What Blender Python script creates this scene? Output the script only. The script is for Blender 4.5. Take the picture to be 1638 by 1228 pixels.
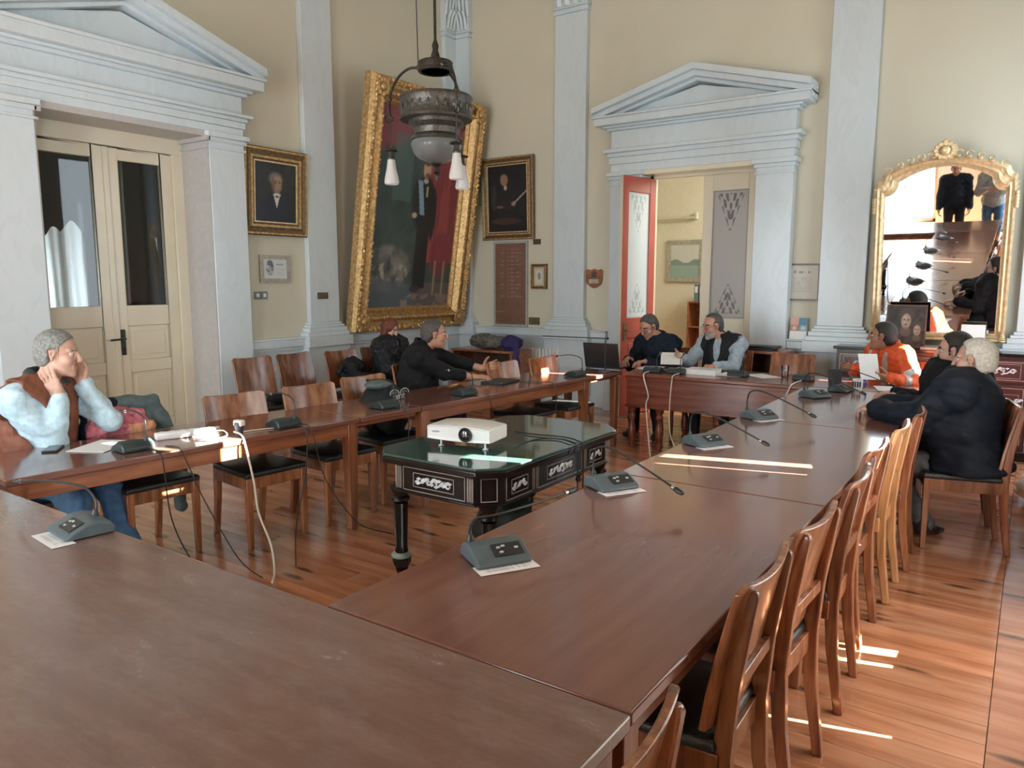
import bpy, bmesh, math, random
import numpy as np
from mathutils import Vector, Matrix, Euler
for o in list(bpy.data.objects): bpy.data.objects.remove(o)
S = bpy.context.scene
COL = S.collection
random.seed(7); RS = np.random.RandomState(7)
PI = math.pi
# ---------------------------------------------------------------- camera
cam = bpy.data.cameras.new('camera'); camo = bpy.data.objects.new('camera', cam); COL.objects.link(camo)
cam.sensor_fit = 'HORIZONTAL'; cam.sensor_width = 36.0; cam.lens = 1200.0/1638*36
cam.clip_start = 0.05
camo.location = (0, 0, 1.64)
camo.rotation_euler = (PI/2 - math.atan(165/1200), 0, math.radians(34.7))
S.camera = camo
# ---------------------------------------------------------------- light
S.view_settings.view_transform = 'Standard'
try: S.view_settings.look = 'None'
except Exception: pass
S.view_settings.gamma = 1.0
S.view_settings.use_curve_mapping = False
S.view_settings.exposure = 0.0
W = bpy.data.worlds.new('sky'); S.world = W; W.use_nodes = True
bg = W.node_tree.nodes['Background']; bg.inputs[0].default_value = (0.72, 0.86, 1.0, 1); bg.inputs[1].default_value = 1.5
S.cycles.max_bounces = 8; S.cycles.diffuse_bounces = 5; S.cycles.glossy_bounces = 4
S.cycles.transmission_bounces = 6; S.cycles.transparent_max_bounces = 8
S.cycles.caustics_reflective = False; S.cycles.caustics_refractive = False
S.cycles.sample_clamp_indirect = 6.0
S.cycles.use_denoising = True
def area(name, loc, rot, sx, sy, power, color):
    l = bpy.data.lights.new(name, 'AREA'); l.shape = 'RECTANGLE'; l.size = sx; l.size_y = sy; l.energy = power; l.color = color
    o = bpy.data.objects.new(name, l); COL.objects.link(o); o.location = loc; o.rotation_euler = rot
    return o
SUN_DY, SUN_DZ = 0.275, 0.52       # sun travels (-1, -SUN_DY, -SUN_DZ)
sun = bpy.data.lights.new('sun', 'SUN'); sun.energy = 210; sun.angle = 0.006; sun.color = (1, 0.9, 0.76)
suno = bpy.data.objects.new('sun', sun); COL.objects.link(suno); suno.location = (6, 4, 5)
suno.rotation_euler = Vector((-1, -SUN_DY, -SUN_DZ)).to_track_quat('-Z', 'Y').to_euler()
DAY = (0.80, 0.92, 1.0)
# daylight at the open windows, beyond the panes; shutter fills added inside the boards
area('daylight_front_west', (-5.2, -2.62, 1.9), (PI/2, 0, 0), 1.3, 3.0, 250, DAY)
area('daylight_front_east', (-2.6, -2.62, 1.9), (PI/2, 0, 0), 1.3, 3.0, 250, DAY)
area('daylight_right_near', (0.56, -1.2, 1.75), (PI/2, 0, PI/2), 1.3, 3.0, 280, DAY)
area('shutter_fill', (0.535, 3.45, 1.75), (PI/2, 0, PI/2), 1.7, 3.0, 75, (1.0, 0.95, 0.88))  # added fill lamp on the room side of the closed shutters, brightens the aisle
area('far_shutter_fill', (0.535, 7.55, 2.1), (PI/2, 0, PI/2), 1.0, 3.6, 50, DAY)  # added fill lamp in front of the far closed shutters
# ---------------------------------------------------------------- helpers
MATS = {}
def nodes(name):
    m = bpy.data.materials.new(name); m.use_nodes = True
    nt = m.node_tree; b = nt.nodes['Principled BSDF']
    MATS[name] = m
    return m, nt, b
def N(nt, t, **kw):
    n = nt.nodes.new(t)
    for k, v in kw.items(): setattr(n, k, v)
    return n
def ramp(nt, pts):
    r = N(nt, 'ShaderNodeValToRGB'); e = r.color_ramp.elements
    while len(e) > 1: e.remove(e[0])
    e[0].position = pts[0][0]; e[0].color = (*pts[0][1], 1)
    for p, c in pts[1:]:
        x = e.new(p); x.color = (*c, 1)
    return r
def plain(name, col, rough=0.5, metal=0.0, var=0.12, scale=18.0, bump=0.0, bscale=60.0, coat=0.0, spec=0.5, sheen=0.0):
    """a colour with a little procedural mottling and relief"""
    m, nt, b = nodes(name); L = nt.links.new
    tc = N(nt, 'ShaderNodeTexCoord')
    nz = N(nt, 'ShaderNodeTexNoise'); nz.inputs['Scale'].default_value = scale; nz.inputs['Detail'].default_value = 4
    L(tc.outputs['Object'], nz.inputs['Vector'])
    c0 = tuple(max(0, c*(1-var)) for c in col); c1 = tuple(min(1, c*(1+var)) for c in col)
    r = ramp(nt, [(0.3, c0), (0.7, c1)]); L(nz.outputs['Fac'], r.inputs['Fac']); L(r.outputs['Color'], b.inputs['Base Color'])
    b.inputs['Roughness'].default_value = rough; b.inputs['Metallic'].default_value = metal
    b.inputs['Coat Weight'].default_value = coat; b.inputs['Coat Roughness'].default_value = 0.1
    b.inputs['Specular IOR Level'].default_value = spec
    if sheen: b.inputs['Sheen Weight'].default_value = sheen*0; b.inputs['Specular IOR Level'].default_value = 0.22
    if bump:
        n2 = N(nt, 'ShaderNodeTexNoise'); n2.inputs['Scale'].default_value = bscale; n2.inputs['Detail'].default_value = 3
        L(tc.outputs['Object'], n2.inputs['Vector'])
        bp = N(nt, 'ShaderNodeBump'); bp.inputs['Strength'].default_value = bump; bp.inputs['Distance'].default_value = 0.01
        L(n2.outputs['Fac'], bp.inputs['Height']); L(bp.outputs['Normal'], b.inputs['Normal'])
    return m
def wood(name, dark, mid, light, stretch=(1.2, 14, 14), rough=0.25, coat=0.3, rnd=0.25, relief=0.0, world=False, haze=None, knots=None):
    """grain runs along the axis with the small stretch value"""
    m, nt, b = nodes(name); L = nt.links.new
    if world:
        g = N(nt, 'ShaderNodeNewGeometry'); src = g.outputs['Position']
    else:
        g = N(nt, 'ShaderNodeTexCoord'); src = g.outputs['Object']
    oi = N(nt, 'ShaderNodeObjectInfo')
    add = N(nt, 'ShaderNodeVectorMath', operation='MULTIPLY_ADD')
    cmb = N(nt, 'ShaderNodeCombineXYZ')
    for i in range(3): L(oi.outputs['Random'], cmb.inputs[i])
    L(cmb.outputs[0], add.inputs[0]); add.inputs[1].default_value = (37, 53, 29); L(src, add.inputs[2])
    mp = N(nt, 'ShaderNodeMapping'); mp.inputs['Scale'].default_value = stretch; L(add.outputs[0], mp.inputs['Vector'])
    n1 = N(nt, 'ShaderNodeTexNoise'); n1.inputs['Scale'].default_value = 1.6; n1.inputs['Detail'].default_value = 6; n1.inputs['Distortion'].default_value = 0.1
    L(mp.outputs[0], n1.inputs['Vector'])
    n2 = N(nt, 'ShaderNodeTexNoise'); n2.inputs['Scale'].default_value = 9; n2.inputs['Detail'].default_value = 3
    L(mp.outputs[0], n2.inputs['Vector'])
    mx = N(nt, 'ShaderNodeMath', operation='MULTIPLY_ADD'); L(n2.outputs['Fac'], mx.inputs[0]); mx.inputs[1].default_value = 0.22; L(n1.outputs['Fac'], mx.inputs[2])
    r = ramp(nt, [(0.40, dark), (0.60, mid), (0.78, light)]); L(mx.outputs[0], r.inputs['Fac'])
    out = r.outputs['Color']
    if knots:
        mk = N(nt, 'ShaderNodeMapping'); mk.inputs['Scale'].default_value = knots[0]; L(add.outputs[0], mk.inputs['Vector'])
        vo = N(nt, 'ShaderNodeTexVoronoi', voronoi_dimensions='2D'); vo.inputs['Scale'].default_value = 1.0; L(mk.outputs[0], vo.inputs['Vector'])
        kr = ramp(nt, [(0.0, (0, 0, 0)), (knots[1], (0.35, 0.35, 0.35)), (knots[1]*1.8, (1, 1, 1))]); L(vo.outputs['Distance'], kr.inputs['Fac'])
        km = N(nt, 'ShaderNodeMix', data_type='RGBA', blend_type='MULTIPLY'); km.inputs['Factor'].default_value = 0.85
        L(out, km.inputs['A']); L(kr.outputs['Color'], km.inputs['B']); out = km.outputs['Result']
    hs = N(nt, 'ShaderNodeHueSaturation')
    mr = N(nt, 'ShaderNodeMapRange'); L(oi.outputs['Random'], mr.inputs['Value']); mr.inputs['To Min'].default_value = 1-rnd; mr.inputs['To Max'].default_value = 1+rnd
    L(mr.outputs[0], hs.inputs['Value']); L(out, hs.inputs['Color']); out = hs.outputs['Color']
    if haze:   # worn, milky varnish in blotches
        n3 = N(nt, 'ShaderNodeTexNoise'); n3.inputs['Scale'].default_value = haze[1]; n3.inputs['Detail'].default_value = 9; n3.inputs['Roughness'].default_value = 0.78
        m3 = N(nt, 'ShaderNodeMapping'); m3.inputs['Scale'].default_value = (0.7, 1.6, 1); m3.inputs['Rotation'].default_value = (0, 0, -0.5); L(src, m3.inputs['Vector']); L(m3.outputs[0], n3.inputs['Vector'])
        hr = ramp(nt, [(0.45, (0, 0, 0)), (0.85, (haze[2],)*3)]); L(n3.outputs['Fac'], hr.inputs['Fac'])
        hm = N(nt, 'ShaderNodeMix', data_type='RGBA'); L(hr.outputs['Color'], hm.inputs['Factor']); L(out, hm.inputs['A']); hm.inputs['B'].default_value = (*haze[0], 1)
        out = hm.outputs['Result']
        rr = N(nt, 'ShaderNodeMapRange'); L(hr.outputs['Color'], rr.inputs['Value']); rr.inputs['To Min'].default_value = rough; rr.inputs['To Max'].default_value = rough+0.3
        L(rr.outputs[0], b.inputs['Roughness'])
    else: b.inputs['Roughness'].default_value = rough
    L(out, b.inputs['Base Color'])
    b.inputs['Coat Weight'].default_value = coat; b.inputs['Coat Roughness'].default_value = 0.12
    if relief:
        bp = N(nt, 'ShaderNodeBump'); bp.inputs['Strength'].default_value = relief; bp.inputs['Distance'].default_value = 0.003
        L(n2.outputs['Fac'], bp.inputs['Height']); L(bp.outputs['Normal'], b.inputs['Normal'])
    return m
def painted(name, rough=0.5, coat=0.0, bump=0.0, alpha=None):
    """flat print / paint held in the mesh's colour attribute"""
    m, nt, b = nodes(name); L = nt.links.new
    a = N(nt, 'ShaderNodeVertexColor'); a.layer_name = 'Col'
    L(a.outputs['Color'], b.inputs['Base Color']); b.inputs['Roughness'].default_value = rough; b.inputs['Coat Weight'].default_value = coat
    tc = N(nt, 'ShaderNodeTexCoord'); nz = N(nt, 'ShaderNodeTexNoise'); nz.inputs['Scale'].default_value = 90; L(tc.outputs['Object'], nz.inputs['Vector'])
    bp = N(nt, 'ShaderNodeBump'); bp.inputs['Strength'].default_value = 0.15+bump; bp.inputs['Distance'].default_value = 0.002
    L(nz.outputs['Fac'], bp.inputs['Height']); L(bp.outputs['Normal'], b.inputs['Normal'])
    return m
def glass(name, col=(1, 1, 1), rough=0.02, mix=0.9):
    """thin pane: mostly see-through with a clear reflection"""
    m, nt, b = nodes(name); L = nt.links.new
    tr = N(nt, 'ShaderNodeBsdfTransparent'); tr.inputs[0].default_value = (*col, 1)
    gl = N(nt, 'ShaderNodeBsdfGlossy'); gl.inputs['Roughness'].default_value = rough
    fr = N(nt, 'ShaderNodeFresnel'); fr.inputs['IOR'].default_value = 1.5
    ms = N(nt, 'ShaderNodeMixShader'); L(fr.outputs[0], ms.inputs[0]); L(tr.outputs[0], ms.inputs[1]); L(gl.outputs[0], ms.inputs[2])
    L(ms.outputs[0], nt.nodes['Material Output'].inputs['Surface'])
    return m

class MB:
    """collects shapes for ONE mesh"""
    def __init__(s): s.v = []; s.f = []; s.m = []; s.mi = 0
    def add(s, vs, fs):
        o = len(s.v); s.v += [tuple(p) for p in vs]; s.f += [tuple(i+o for i in f) for f in fs]; s.m += [s.mi]*len(fs); return s
    def box(s, a, b, M=None):
        x0, y0, z0 = a; x1, y1, z1 = b
        vs = [(x0,y0,z0),(x1,y0,z0),(x1,y1,z0),(x0,y1,z0),(x0,y0,z1),(x1,y0,z1),(x1,y1,z1),(x0,y1,z1)]
        if M is not None: vs = [M @ Vector(p) for p in vs]
        return s.add(vs, [(0,3,2,1),(4,5,6,7),(0,1,5,4),(1,2,6,5),(2,3,7,6),(3,0,4,7)])
    def cbox(s, c, d, M=None):
        return s.box([c[i]-d[i]/2 for i in range(3)], [c[i]+d[i]/2 for i in range(3)], M)
    def prism(s, poly, z0, z1, axis='z', M=None):
        """polygon (2D) swept between two levels along an axis"""
        n = len(poly)
        def P(p, t):
            q = {'z': (p[0], p[1], t), 'y': (p[0], t, p[1]), 'x': (t, p[0], p[1])}[axis]
            return M @ Vector(q) if M is not None else q
        vs = [P(p, z0) for p in poly] + [P(p, z1) for p in poly]
        fs = [tuple(range(n))[::-1], tuple(range(n, 2*n))] + [(i, (i+1) % n, (i+1) % n+n, i+n) for i in range(n)]
        return s.add(vs, fs)
    def lathe(s, prof, c=(0,0,0), seg=20, M=None, flute=0):
        """profile of (radius, z) turned about z"""
        vs = []; n = len(prof)
        for r, z in prof:
            for k in range(seg):
                a = 2*PI*k/seg; rr = r*(1-flute*(k % 2))
                p = Vector((c[0]+rr*math.cos(a), c[1]+rr*math.sin(a), c[2]+z)); vs.append(M @ p if M is not None else p)
        fs = [(i*seg+k, i*seg+(k+1) % seg, (i+1)*seg+(k+1) % seg, (i+1)*seg+k) for i in range(n-1) for k in range(seg)]
        fs += [tuple(range(seg))[::-1], tuple(range((n-1)*seg, n*seg))]
        return s.add(vs, fs)
    def tube(s, pts, r, seg=8, M=None, smooth=0, caps=True):
        pts = [Vector(p) for p in pts]
        if smooth: pts = spline(pts, smooth)
        n = len(pts); rad = r if hasattr(r, '__len__') else [r]*n
        if len(rad) != n: rad = [rad[min(len(rad)-1, int(i*len(rad)/n))] for i in range(n)]
        vs = []; up = Vector((0.13, 0.21, 0.97))
        for i, p in enumerate(pts):
            t = (pts[min(i+1, n-1)]-pts[max(i-1, 0)])
            t = t.normalized() if t.length > 1e-9 else Vector((0,0,1))
            u = up - t*up.dot(t)
            if u.length < 1e-3: u = Vector((1,0,0)) - t*t.x
            u.normalize(); w = t.cross(u); up = u
            for k in range(seg):
                a = 2*PI*k/seg; q = p + (u*math.cos(a)+w*math.sin(a))*rad[i]
                vs.append(M @ q if M is not None else q)
        fs = [(i*seg+k, i*seg+(k+1) % seg, (i+1)*seg+(k+1) % seg, (i+1)*seg+k) for i in range(n-1) for k in range(seg)]
        if caps: fs += [tuple(range(seg))[::-1], tuple(range((n-1)*seg, n*seg))]
        return s.add(vs, fs)
    def rings(s, rings, close=True, cap0=True, cap1=True):
        """skin a list of equal-length loops"""
        n = len(rings[0]); vs = [p for r in rings for p in r]; fs = []
        for i in range(len(rings)-1):
            for k in range(n if close else n-1):
                fs.append((i*n+k, i*n+(k+1) % n, (i+1)*n+(k+1) % n, (i+1)*n+k))
        if cap0: fs.append(tuple(range(n))[::-1])
        if cap1: fs.append(tuple(range((len(rings)-1)*n, len(rings)*n)))
        return s.add(vs, fs)
    def ball(s, c, r, seg=10, M=None):
        r = r if hasattr(r, '__len__') else (r, r, r); h = max(4, seg//2); vs = []
        for i in range(h+1):
            t = PI*i/h
            for k in range(seg):
                a = 2*PI*k/seg; p = Vector((c[0]+r[0]*math.sin(t)*math.cos(a), c[1]+r[1]*math.sin(t)*math.sin(a), c[2]-r[2]*math.cos(t)))
                vs.append(M @ p if M is not None else p)
        return s.add(vs, [(i*seg+k, i*seg+(k+1) % seg, (i+1)*seg+(k+1) % seg, (i+1)*seg+k) for i in range(h) for k in range(seg)])
    def mesh(s, name, mats, smooth=True):
        me = bpy.data.meshes.new(name); me.from_pydata(s.v, [], s.f)
        for m in (mats if isinstance(mats, (list, tuple)) else [mats]): me.materials.append(m)
        if any(s.m): me.polygons.foreach_set('material_index', s.m)
        bm = bmesh.new(); bm.from_mesh(me); bmesh.ops.remove_doubles(bm, verts=bm.verts, dist=1e-6); bmesh.ops.recalc_face_normals(bm, faces=bm.faces); bm.to_mesh(me); bm.free()
        if smooth: me.set_sharp_from_angle(angle=math.radians(38)); 
        if smooth: me.polygons.foreach_set('use_smooth', [True]*len(me.polygons))
        me.update(); return me
def spline(pts, k=6):
    out = []; n = len(pts)
    for i in range(n-1):
        p0 = pts[max(i-1,0)]; p1 = pts[i]; p2 = pts[i+1]; p3 = pts[min(i+2,n-1)]
        for j in range(k):
            t = j/k; out.append(0.5*((2*p1)+(p2-p0)*t+(2*p0-5*p1+4*p2-p3)*t*t+(3*p1-p0-3*p2+p3)*t**3))
    out.append(pts[-1]); return out
def obj(name, mb, mats, parent=None, bevel=0.0, loc=None, rot=None, smooth=True, seg=2):
    me = mb.mesh(name, mats, smooth) if isinstance(mb, MB) else mb
    o = bpy.data.objects.new(name, me); COL.objects.link(o)
    if parent is not None: o.parent = parent
    if loc is not None: o.location = loc
    if rot is not None: o.rotation_euler = rot
    if bevel:
        b = o.modifiers.new('bevel', 'BEVEL'); b.width = bevel; b.segments = seg; b.limit_method = 'ANGLE'; b.angle_limit = math.radians(40); b.harden_normals = False
    return o
def tag(o, label, cat, group=None):
    o['label'] = label; o['category'] = cat
    if group: o['group'] = group
    return o
def thing(name, label, cat, loc=(0,0,0), rz=0.0, group=None, rot=None):
    o = bpy.data.objects.new(name, None); COL.objects.link(o); o.empty_display_size = 0.1
    o.location = loc; o.rotation_euler = rot if rot is not None else (0, 0, rz)
    return tag(o, label, cat, group)
def struct(name, mb, mats, parent=None, bevel=0.0, **k):
    o = obj(name, mb, mats, parent, bevel, **k)
    if parent is None: o['kind'] = 'structure'
    return o
def sempty(name, loc=(0,0,0), rot=(0,0,0)):
    o = bpy.data.objects.new(name, None); COL.objects.link(o); o.location = loc; o.rotation_euler = rot; o['kind'] = 'structure'; return o
def dup(root, loc, rz, label, group=None):
    r = root.copy(); COL.objects.link(r); r.location = loc; r.rotation_euler = (0, 0, rz); r['label'] = label
    if group: r['group'] = group
    for ch in list(root.children):
        c = ch.copy(); COL.objects.link(c); c.parent = r
        for g in list(ch.children):
            d = g.copy(); COL.objects.link(d); d.parent = c
    return r
def sheet(w, h, nx, ny, fn, curve=None):
    """flat printed sheet in local X (width) / Z (height), facing -Y, with colours from fn(u, v)"""
    u = np.linspace(0, 1, nx); v = np.linspace(0, 1, ny); U, V = np.meshgrid(u, v)
    P = np.stack([(U-0.5)*w, np.zeros_like(U) if curve is None else curve(U, V), V*h], -1).reshape(-1, 3)
    i = np.arange(nx*ny).reshape(ny, nx)
    F = np.stack([i[:-1,:-1], i[:-1,1:], i[1:,1:], i[1:,:-1]], -1).reshape(-1, 4)
    me = bpy.data.meshes.new('sheet'); me.from_pydata(P.tolist(), [], F.tolist())
    c = np.clip(fn(U, V), 0, 1).reshape(-1, 3); c = np.concatenate([c, np.ones((len(c), 1))], 1)
    a = me.color_attributes.new('Col', 'FLOAT_COLOR', 'POINT'); a.data.foreach_set('color', c.astype(np.float32).ravel())
    me.update(); return me
def noise2(U, V, s, seed=0, octs=3):
    out = np.zeros_like(U); r = np.random.RandomState(seed)
    for o in range(octs):
        g = r.rand(64, 64); x = U*s*2**o; y = V*s*2**o
        xi = np.floor(x).astype(int); yi = np.floor(y).astype(int); fx = x-xi; fy = y-yi; fx = fx*fx*(3-2*fx); fy = fy*fy*(3-2*fy)
        G = lambda a, b: g[a % 64, b % 64]
        out += ((G(xi,yi)*(1-fx)+G(xi+1,yi)*fx)*(1-fy)+(G(xi,yi+1)*(1-fx)+G(xi+1,yi+1)*fx)*fy-0.5)/2**o
    return out
def sst(a, b, x): t = np.clip((x-a)/(b-a), 0, 1); return t*t*(3-2*t)
def mixc(C, col, m): return C*(1-m[..., None])+np.array(col)*m[..., None]
def ell(U, V, cx, cy, rx, ry, soft=0.15): return 1-sst(1-soft, 1+soft, np.sqrt(((U-cx)/rx)**2+((V-cy)/ry)**2))
def const(col): return lambda U, V: np.ones(U.shape+(3,))*np.array(col)
# ---------------------------------------------------------------- materials
M_cream = plain('cream wall paint', (0.62, 0.59, 0.475), 0.62, var=0.03, scale=1.2, bump=0.05, bscale=25)
M_ceil = plain('ceiling paint', (0.75, 0.73, 0.66), 0.8, var=0.03)
def marble():
    m, nt, b = nodes('painted marble'); L = nt.links.new
    tc = N(nt, 'ShaderNodeTexCoord'); mp = N(nt, 'ShaderNodeMapping'); mp.inputs['Scale'].default_value = (3, 3, 1.2); L(tc.outputs['Object'], mp.inputs[0])
    n = N(nt, 'ShaderNodeTexNoise'); n.inputs['Scale'].default_value = 1.4; n.inputs['Detail'].default_value = 8; n.inputs['Distortion'].default_value = 1.2; L(mp.outputs[0], n.inputs[0])
    r = ramp(nt, [(0.3, (0.59, 0.67, 0.71)), (0.52, (0.62, 0.70, 0.74)), (0.60, (0.585, 0.66, 0.70)), (0.75, (0.63, 0.71, 0.75))]); L(n.outputs['Fac'], r.inputs[0])
    L(r.outputs[0], b.inputs['Base Color']); b.inputs['Roughness'].default_value = 0.32; b.inputs['Coat Weight'].default_value = 0.2; b.inputs['Coat Roughness'].default_value = 0.15
    return m
M_marble = marble()
M_doorcream = plain('cream gloss door paint', (0.71, 0.665, 0.525), 0.28, var=0.03, scale=3, coat=0.3)
M_red = plain('red gloss door paint', (0.42, 0.065, 0.05), 0.3, var=0.12, scale=4, coat=0.3)
M_floor = wood('pine floorboard', (0.30, 0.115, 0.052), (0.46, 0.205, 0.108), (0.56, 0.285, 0.165), (0.8, 6, 6), 0.2, 0.4, 0.15, world=True, knots=((1.3, 4.6, 1), 0.075))
M_floordark = plain('floor joints', (0.03, 0.015, 0.01), 0.8)
M_table = wood('mahogany table veneer', (0.16, 0.062, 0.044), (0.18, 0.073, 0.053), (0.20, 0.086, 0.063), (9, 0.7, 9), 0.16, 0.5, 0.06)
M_tableX = wood('worn mahogany veneer', (0.18, 0.10, 0.076), (0.205, 0.116, 0.09), (0.23, 0.132, 0.104), (0.7, 9, 9), 0.2, 0.4, 0.05, haze=((0.34, 0.28, 0.26), 5.0, 0.5))
M_apron = wood('table apron wood', (0.13, 0.042, 0.02), (0.23, 0.08, 0.035), (0.32, 0.13, 0.06), (12, 1.0, 12), 0.3, 0.3, 0.1)
M_leg = wood('table leg wood', (0.12, 0.04, 0.02), (0.22, 0.08, 0.035), (0.30, 0.12, 0.06), (12, 12, 1.0), 0.3, 0.3, 0.12)
M_desk = wood('red mahogany desk', (0.09, 0.02, 0.01), (0.16, 0.04, 0.02), (0.22, 0.065, 0.035), (1.0, 14, 14), 0.25, 0.3, 0.1)
M_chair = wood('varnished chair wood', (0.11, 0.034, 0.016), (0.235, 0.085, 0.040), (0.36, 0.155, 0.075), (14, 14, 1.2), 0.22, 0.4, 0.30)
M_honey = wood('honey chair wood', (0.14, 0.046, 0.02), (0.27, 0.105, 0.046), (0.40, 0.19, 0.09), (14, 14, 1.2), 0.24, 0.35, 0.15)
M_oak = wood('pale oak chair wood', (0.28, 0.125, 0.05), (0.44, 0.22, 0.095), (0.54, 0.31, 0.15), (14, 14, 1.2), 0.28, 0.3, 0.1)
M_cab = wood('red brown cabinet wood', (0.16, 0.05, 0.02), (0.28, 0.095, 0.04), (0.36, 0.14, 0.06), (1.2, 12, 12), 0.3, 0.3, 0.1)
M_leather = plain('black leather', (0.012, 0.014, 0.015), 0.36, var=0.3, bump=0.25, bscale=120)
M_ebony = plain('ebonised wood', (0.008, 0.006, 0.006), 0.2, var=0.3, coat=0.2, spec=0.3)
M_inlay = plain('mother of pearl inlay', (0.52, 0.55, 0.58), 0.25, var=0.45, scale=40)
M_line = plain('pewter line inlay', (0.33, 0.29, 0.26), 0.35, metal=0.3)
M_greenglass = plain('green glass top', (0.035, 0.075, 0.065), 0.05, var=0.1, coat=0.6)
M_gold = plain('gilt', (0.52, 0.33, 0.14), 0.42, 0.6, var=0.4, scale=30, bump=0.3, bscale=70)
M_golddk = plain('dark gilt', (0.17, 0.11, 0.055), 0.4, 0.5, var=0.35, scale=30, bump=0.3, bscale=70)
M_goldpale = plain('pale gilt', (0.72, 0.55, 0.32), 0.4, 0.4, var=0.2, scale=25, bump=0.25, bscale=60)
M_brown = plain('dark brown frame', (0.10, 0.055, 0.035), 0.35, var=0.3)
M_silver = plain('silvered frame', (0.42, 0.40, 0.34), 0.4, 0.4, var=0.2)
M_black = plain('black plastic', (0.018, 0.020, 0.022), 0.4, var=0.2)
M_micgrey = plain('grey blue plastic', (0.085, 0.115, 0.13), 0.42, var=0.1)
M_mic = plain('dark teal plastic', (0.022, 0.036, 0.038), 0.38, var=0.15)
M_white = plain('white plastic', (0.80, 0.81, 0.80), 0.3, var=0.03)
M_cordw = plain('white cord', (0.66, 0.63, 0.56), 0.45, var=0.05)
M_cordb = plain('black cord', (0.012, 0.010, 0.010), 0.45, var=0.1)
M_paper = plain('paper', (0.80, 0.81, 0.80), 0.7, var=0.03)
M_brass = plain('aged brass', (0.22, 0.18, 0.10), 0.4, 0.8, var=0.35, scale=40)
M_bronze = plain('dark bronze', (0.055, 0.048, 0.04), 0.38, 0.7, var=0.35, scale=40)
M_pewter = plain('embossed pewter', (0.10, 0.095, 0.085), 0.4, 0.7, var=0.4, scale=60, bump=0.4, bscale=60)
M_chrome = plain('steel', (0.55, 0.55, 0.55), 0.2, 1.0, var=0.05)
M_pane = glass('clear pane', (0.97, 0.98, 0.98))
M_paint = painted('oil paint', 0.38, 0.15, 0.1)
M_print = painted('printed paper', 0.6)
M_mirror = plain('mirror silvering', (0.88, 0.9, 0.9), 0.015, 1.0, var=0.0)
def frosted(name, col, rough, tw):
    m, nt, b = nodes(name); b.inputs['Base Color'].default_value = (*col, 1); b.inputs['Roughness'].default_value = rough
    b.inputs['Transmission Weight'].default_value = tw; b.inputs['IOR'].default_value = 1.3
    tc = N(nt, 'ShaderNodeTexCoord'); nz = N(nt, 'ShaderNodeTexNoise'); nz.inputs['Scale'].default_value = 30; nt.links.new(tc.outputs['Object'], nz.inputs['Vector'])
    bp = N(nt, 'ShaderNodeBump'); bp.inputs['Strength'].default_value = 0.2; bp.inputs['Distance'].default_value = 0.005; nt.links.new(nz.outputs['Fac'], bp.inputs['Height']); nt.links.new(bp.outputs['Normal'], b.inputs['Normal'])
    return m
M_frost = frosted('frosted lamp glass', (0.85, 0.86, 0.85), 0.45, 0.35)
M_bowl = frosted('cut glass bowl', (0.55, 0.60, 0.60), 0.15, 0.75)

# ---------------------------------------------------------------- room shell
XA, YB, XC, YD, ZC = -6.95, 8.63, 0.36, -2.5, 6.2
HALL = 0.5
# floor: board by board
fl = struct('floor', MB().box((XA-0.6, YD-0.4, -0.12), (XC+0.5, YB+3.4, -0.022)), M_floordark)
pm = MB().box((0, 0, -0.03), (1, 1, 0)).mesh('floorboard', M_floor, False)
y = YD; k = 0
while y < YB+3.2:
    w = RS.choice([0.115, 0.135, 0.15, 0.165]); cuts = [XA-0.55, -0.02]
    if y > YB: cuts = [XA-0.55, 0.3]
    for c in sorted(RS.uniform(XA+0.6, -0.9, 2 if k % 2 else 1)): cuts.insert(-1, c)
    cuts = sorted(cuts)
    for a, b in zip(cuts[:-1], cuts[1:]):
        o = bpy.data.objects.new('floorboard', pm); COL.objects.link(o); o.parent = fl
        o.location = (a+0.001, y+0.0012, RS.uniform(-0.0012, 0)); o.scale = (b-a-0.002, w-0.0024, 1)
    y += w; k += 1
for i, (a, b) in enumerate([(-0.018, 0.165), (0.167, 0.36)]):      # boards running lengthwise along the right wall
    yy = YD
    while yy < YB:
        o = bpy.data.objects.new('floorboard', pm); COL.objects.link(o); o.parent = fl
        ln = RS.uniform(2.2, 3.0); ln = min(ln, YB-yy)
        o.location = (a, yy+0.001, 0); o.scale = (b-a-0.002, ln-0.002, 1); yy += ln
struct('ceiling', MB().box((XA-0.5, YD-0.3, ZC), (XC+0.4, YB+0.4, ZC+0.2)), M_ceil)
T = 0.30
DA0, DA1, DAZ = 3.0, 4.59, 3.06        # left door opening (y)
DB0, DB1, DBZ = -3.98, -2.62, 2.93    # back door opening (x)
wl = MB(); wl.box((XA-T-0.1, YD-T, 0), (XA, DA0, ZC)); wl.box((XA-T-0.1, DA1, 0), (XA, YB+T, ZC)); wl.box((XA-T-0.1, DA0, DAZ), (XA, DA1, ZC))
struct('wall_left', wl, M_cream)
wb = MB(); wb.box((XA, YB, 0), (DB0, YB+T, ZC)); wb.box((DB1, YB, 0), (XC+T, YB+T, ZC)); wb.box((DB0, YB, DBZ), (DB1, YB+T, ZC))
struct('wall_back', wb, M_cream)
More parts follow.
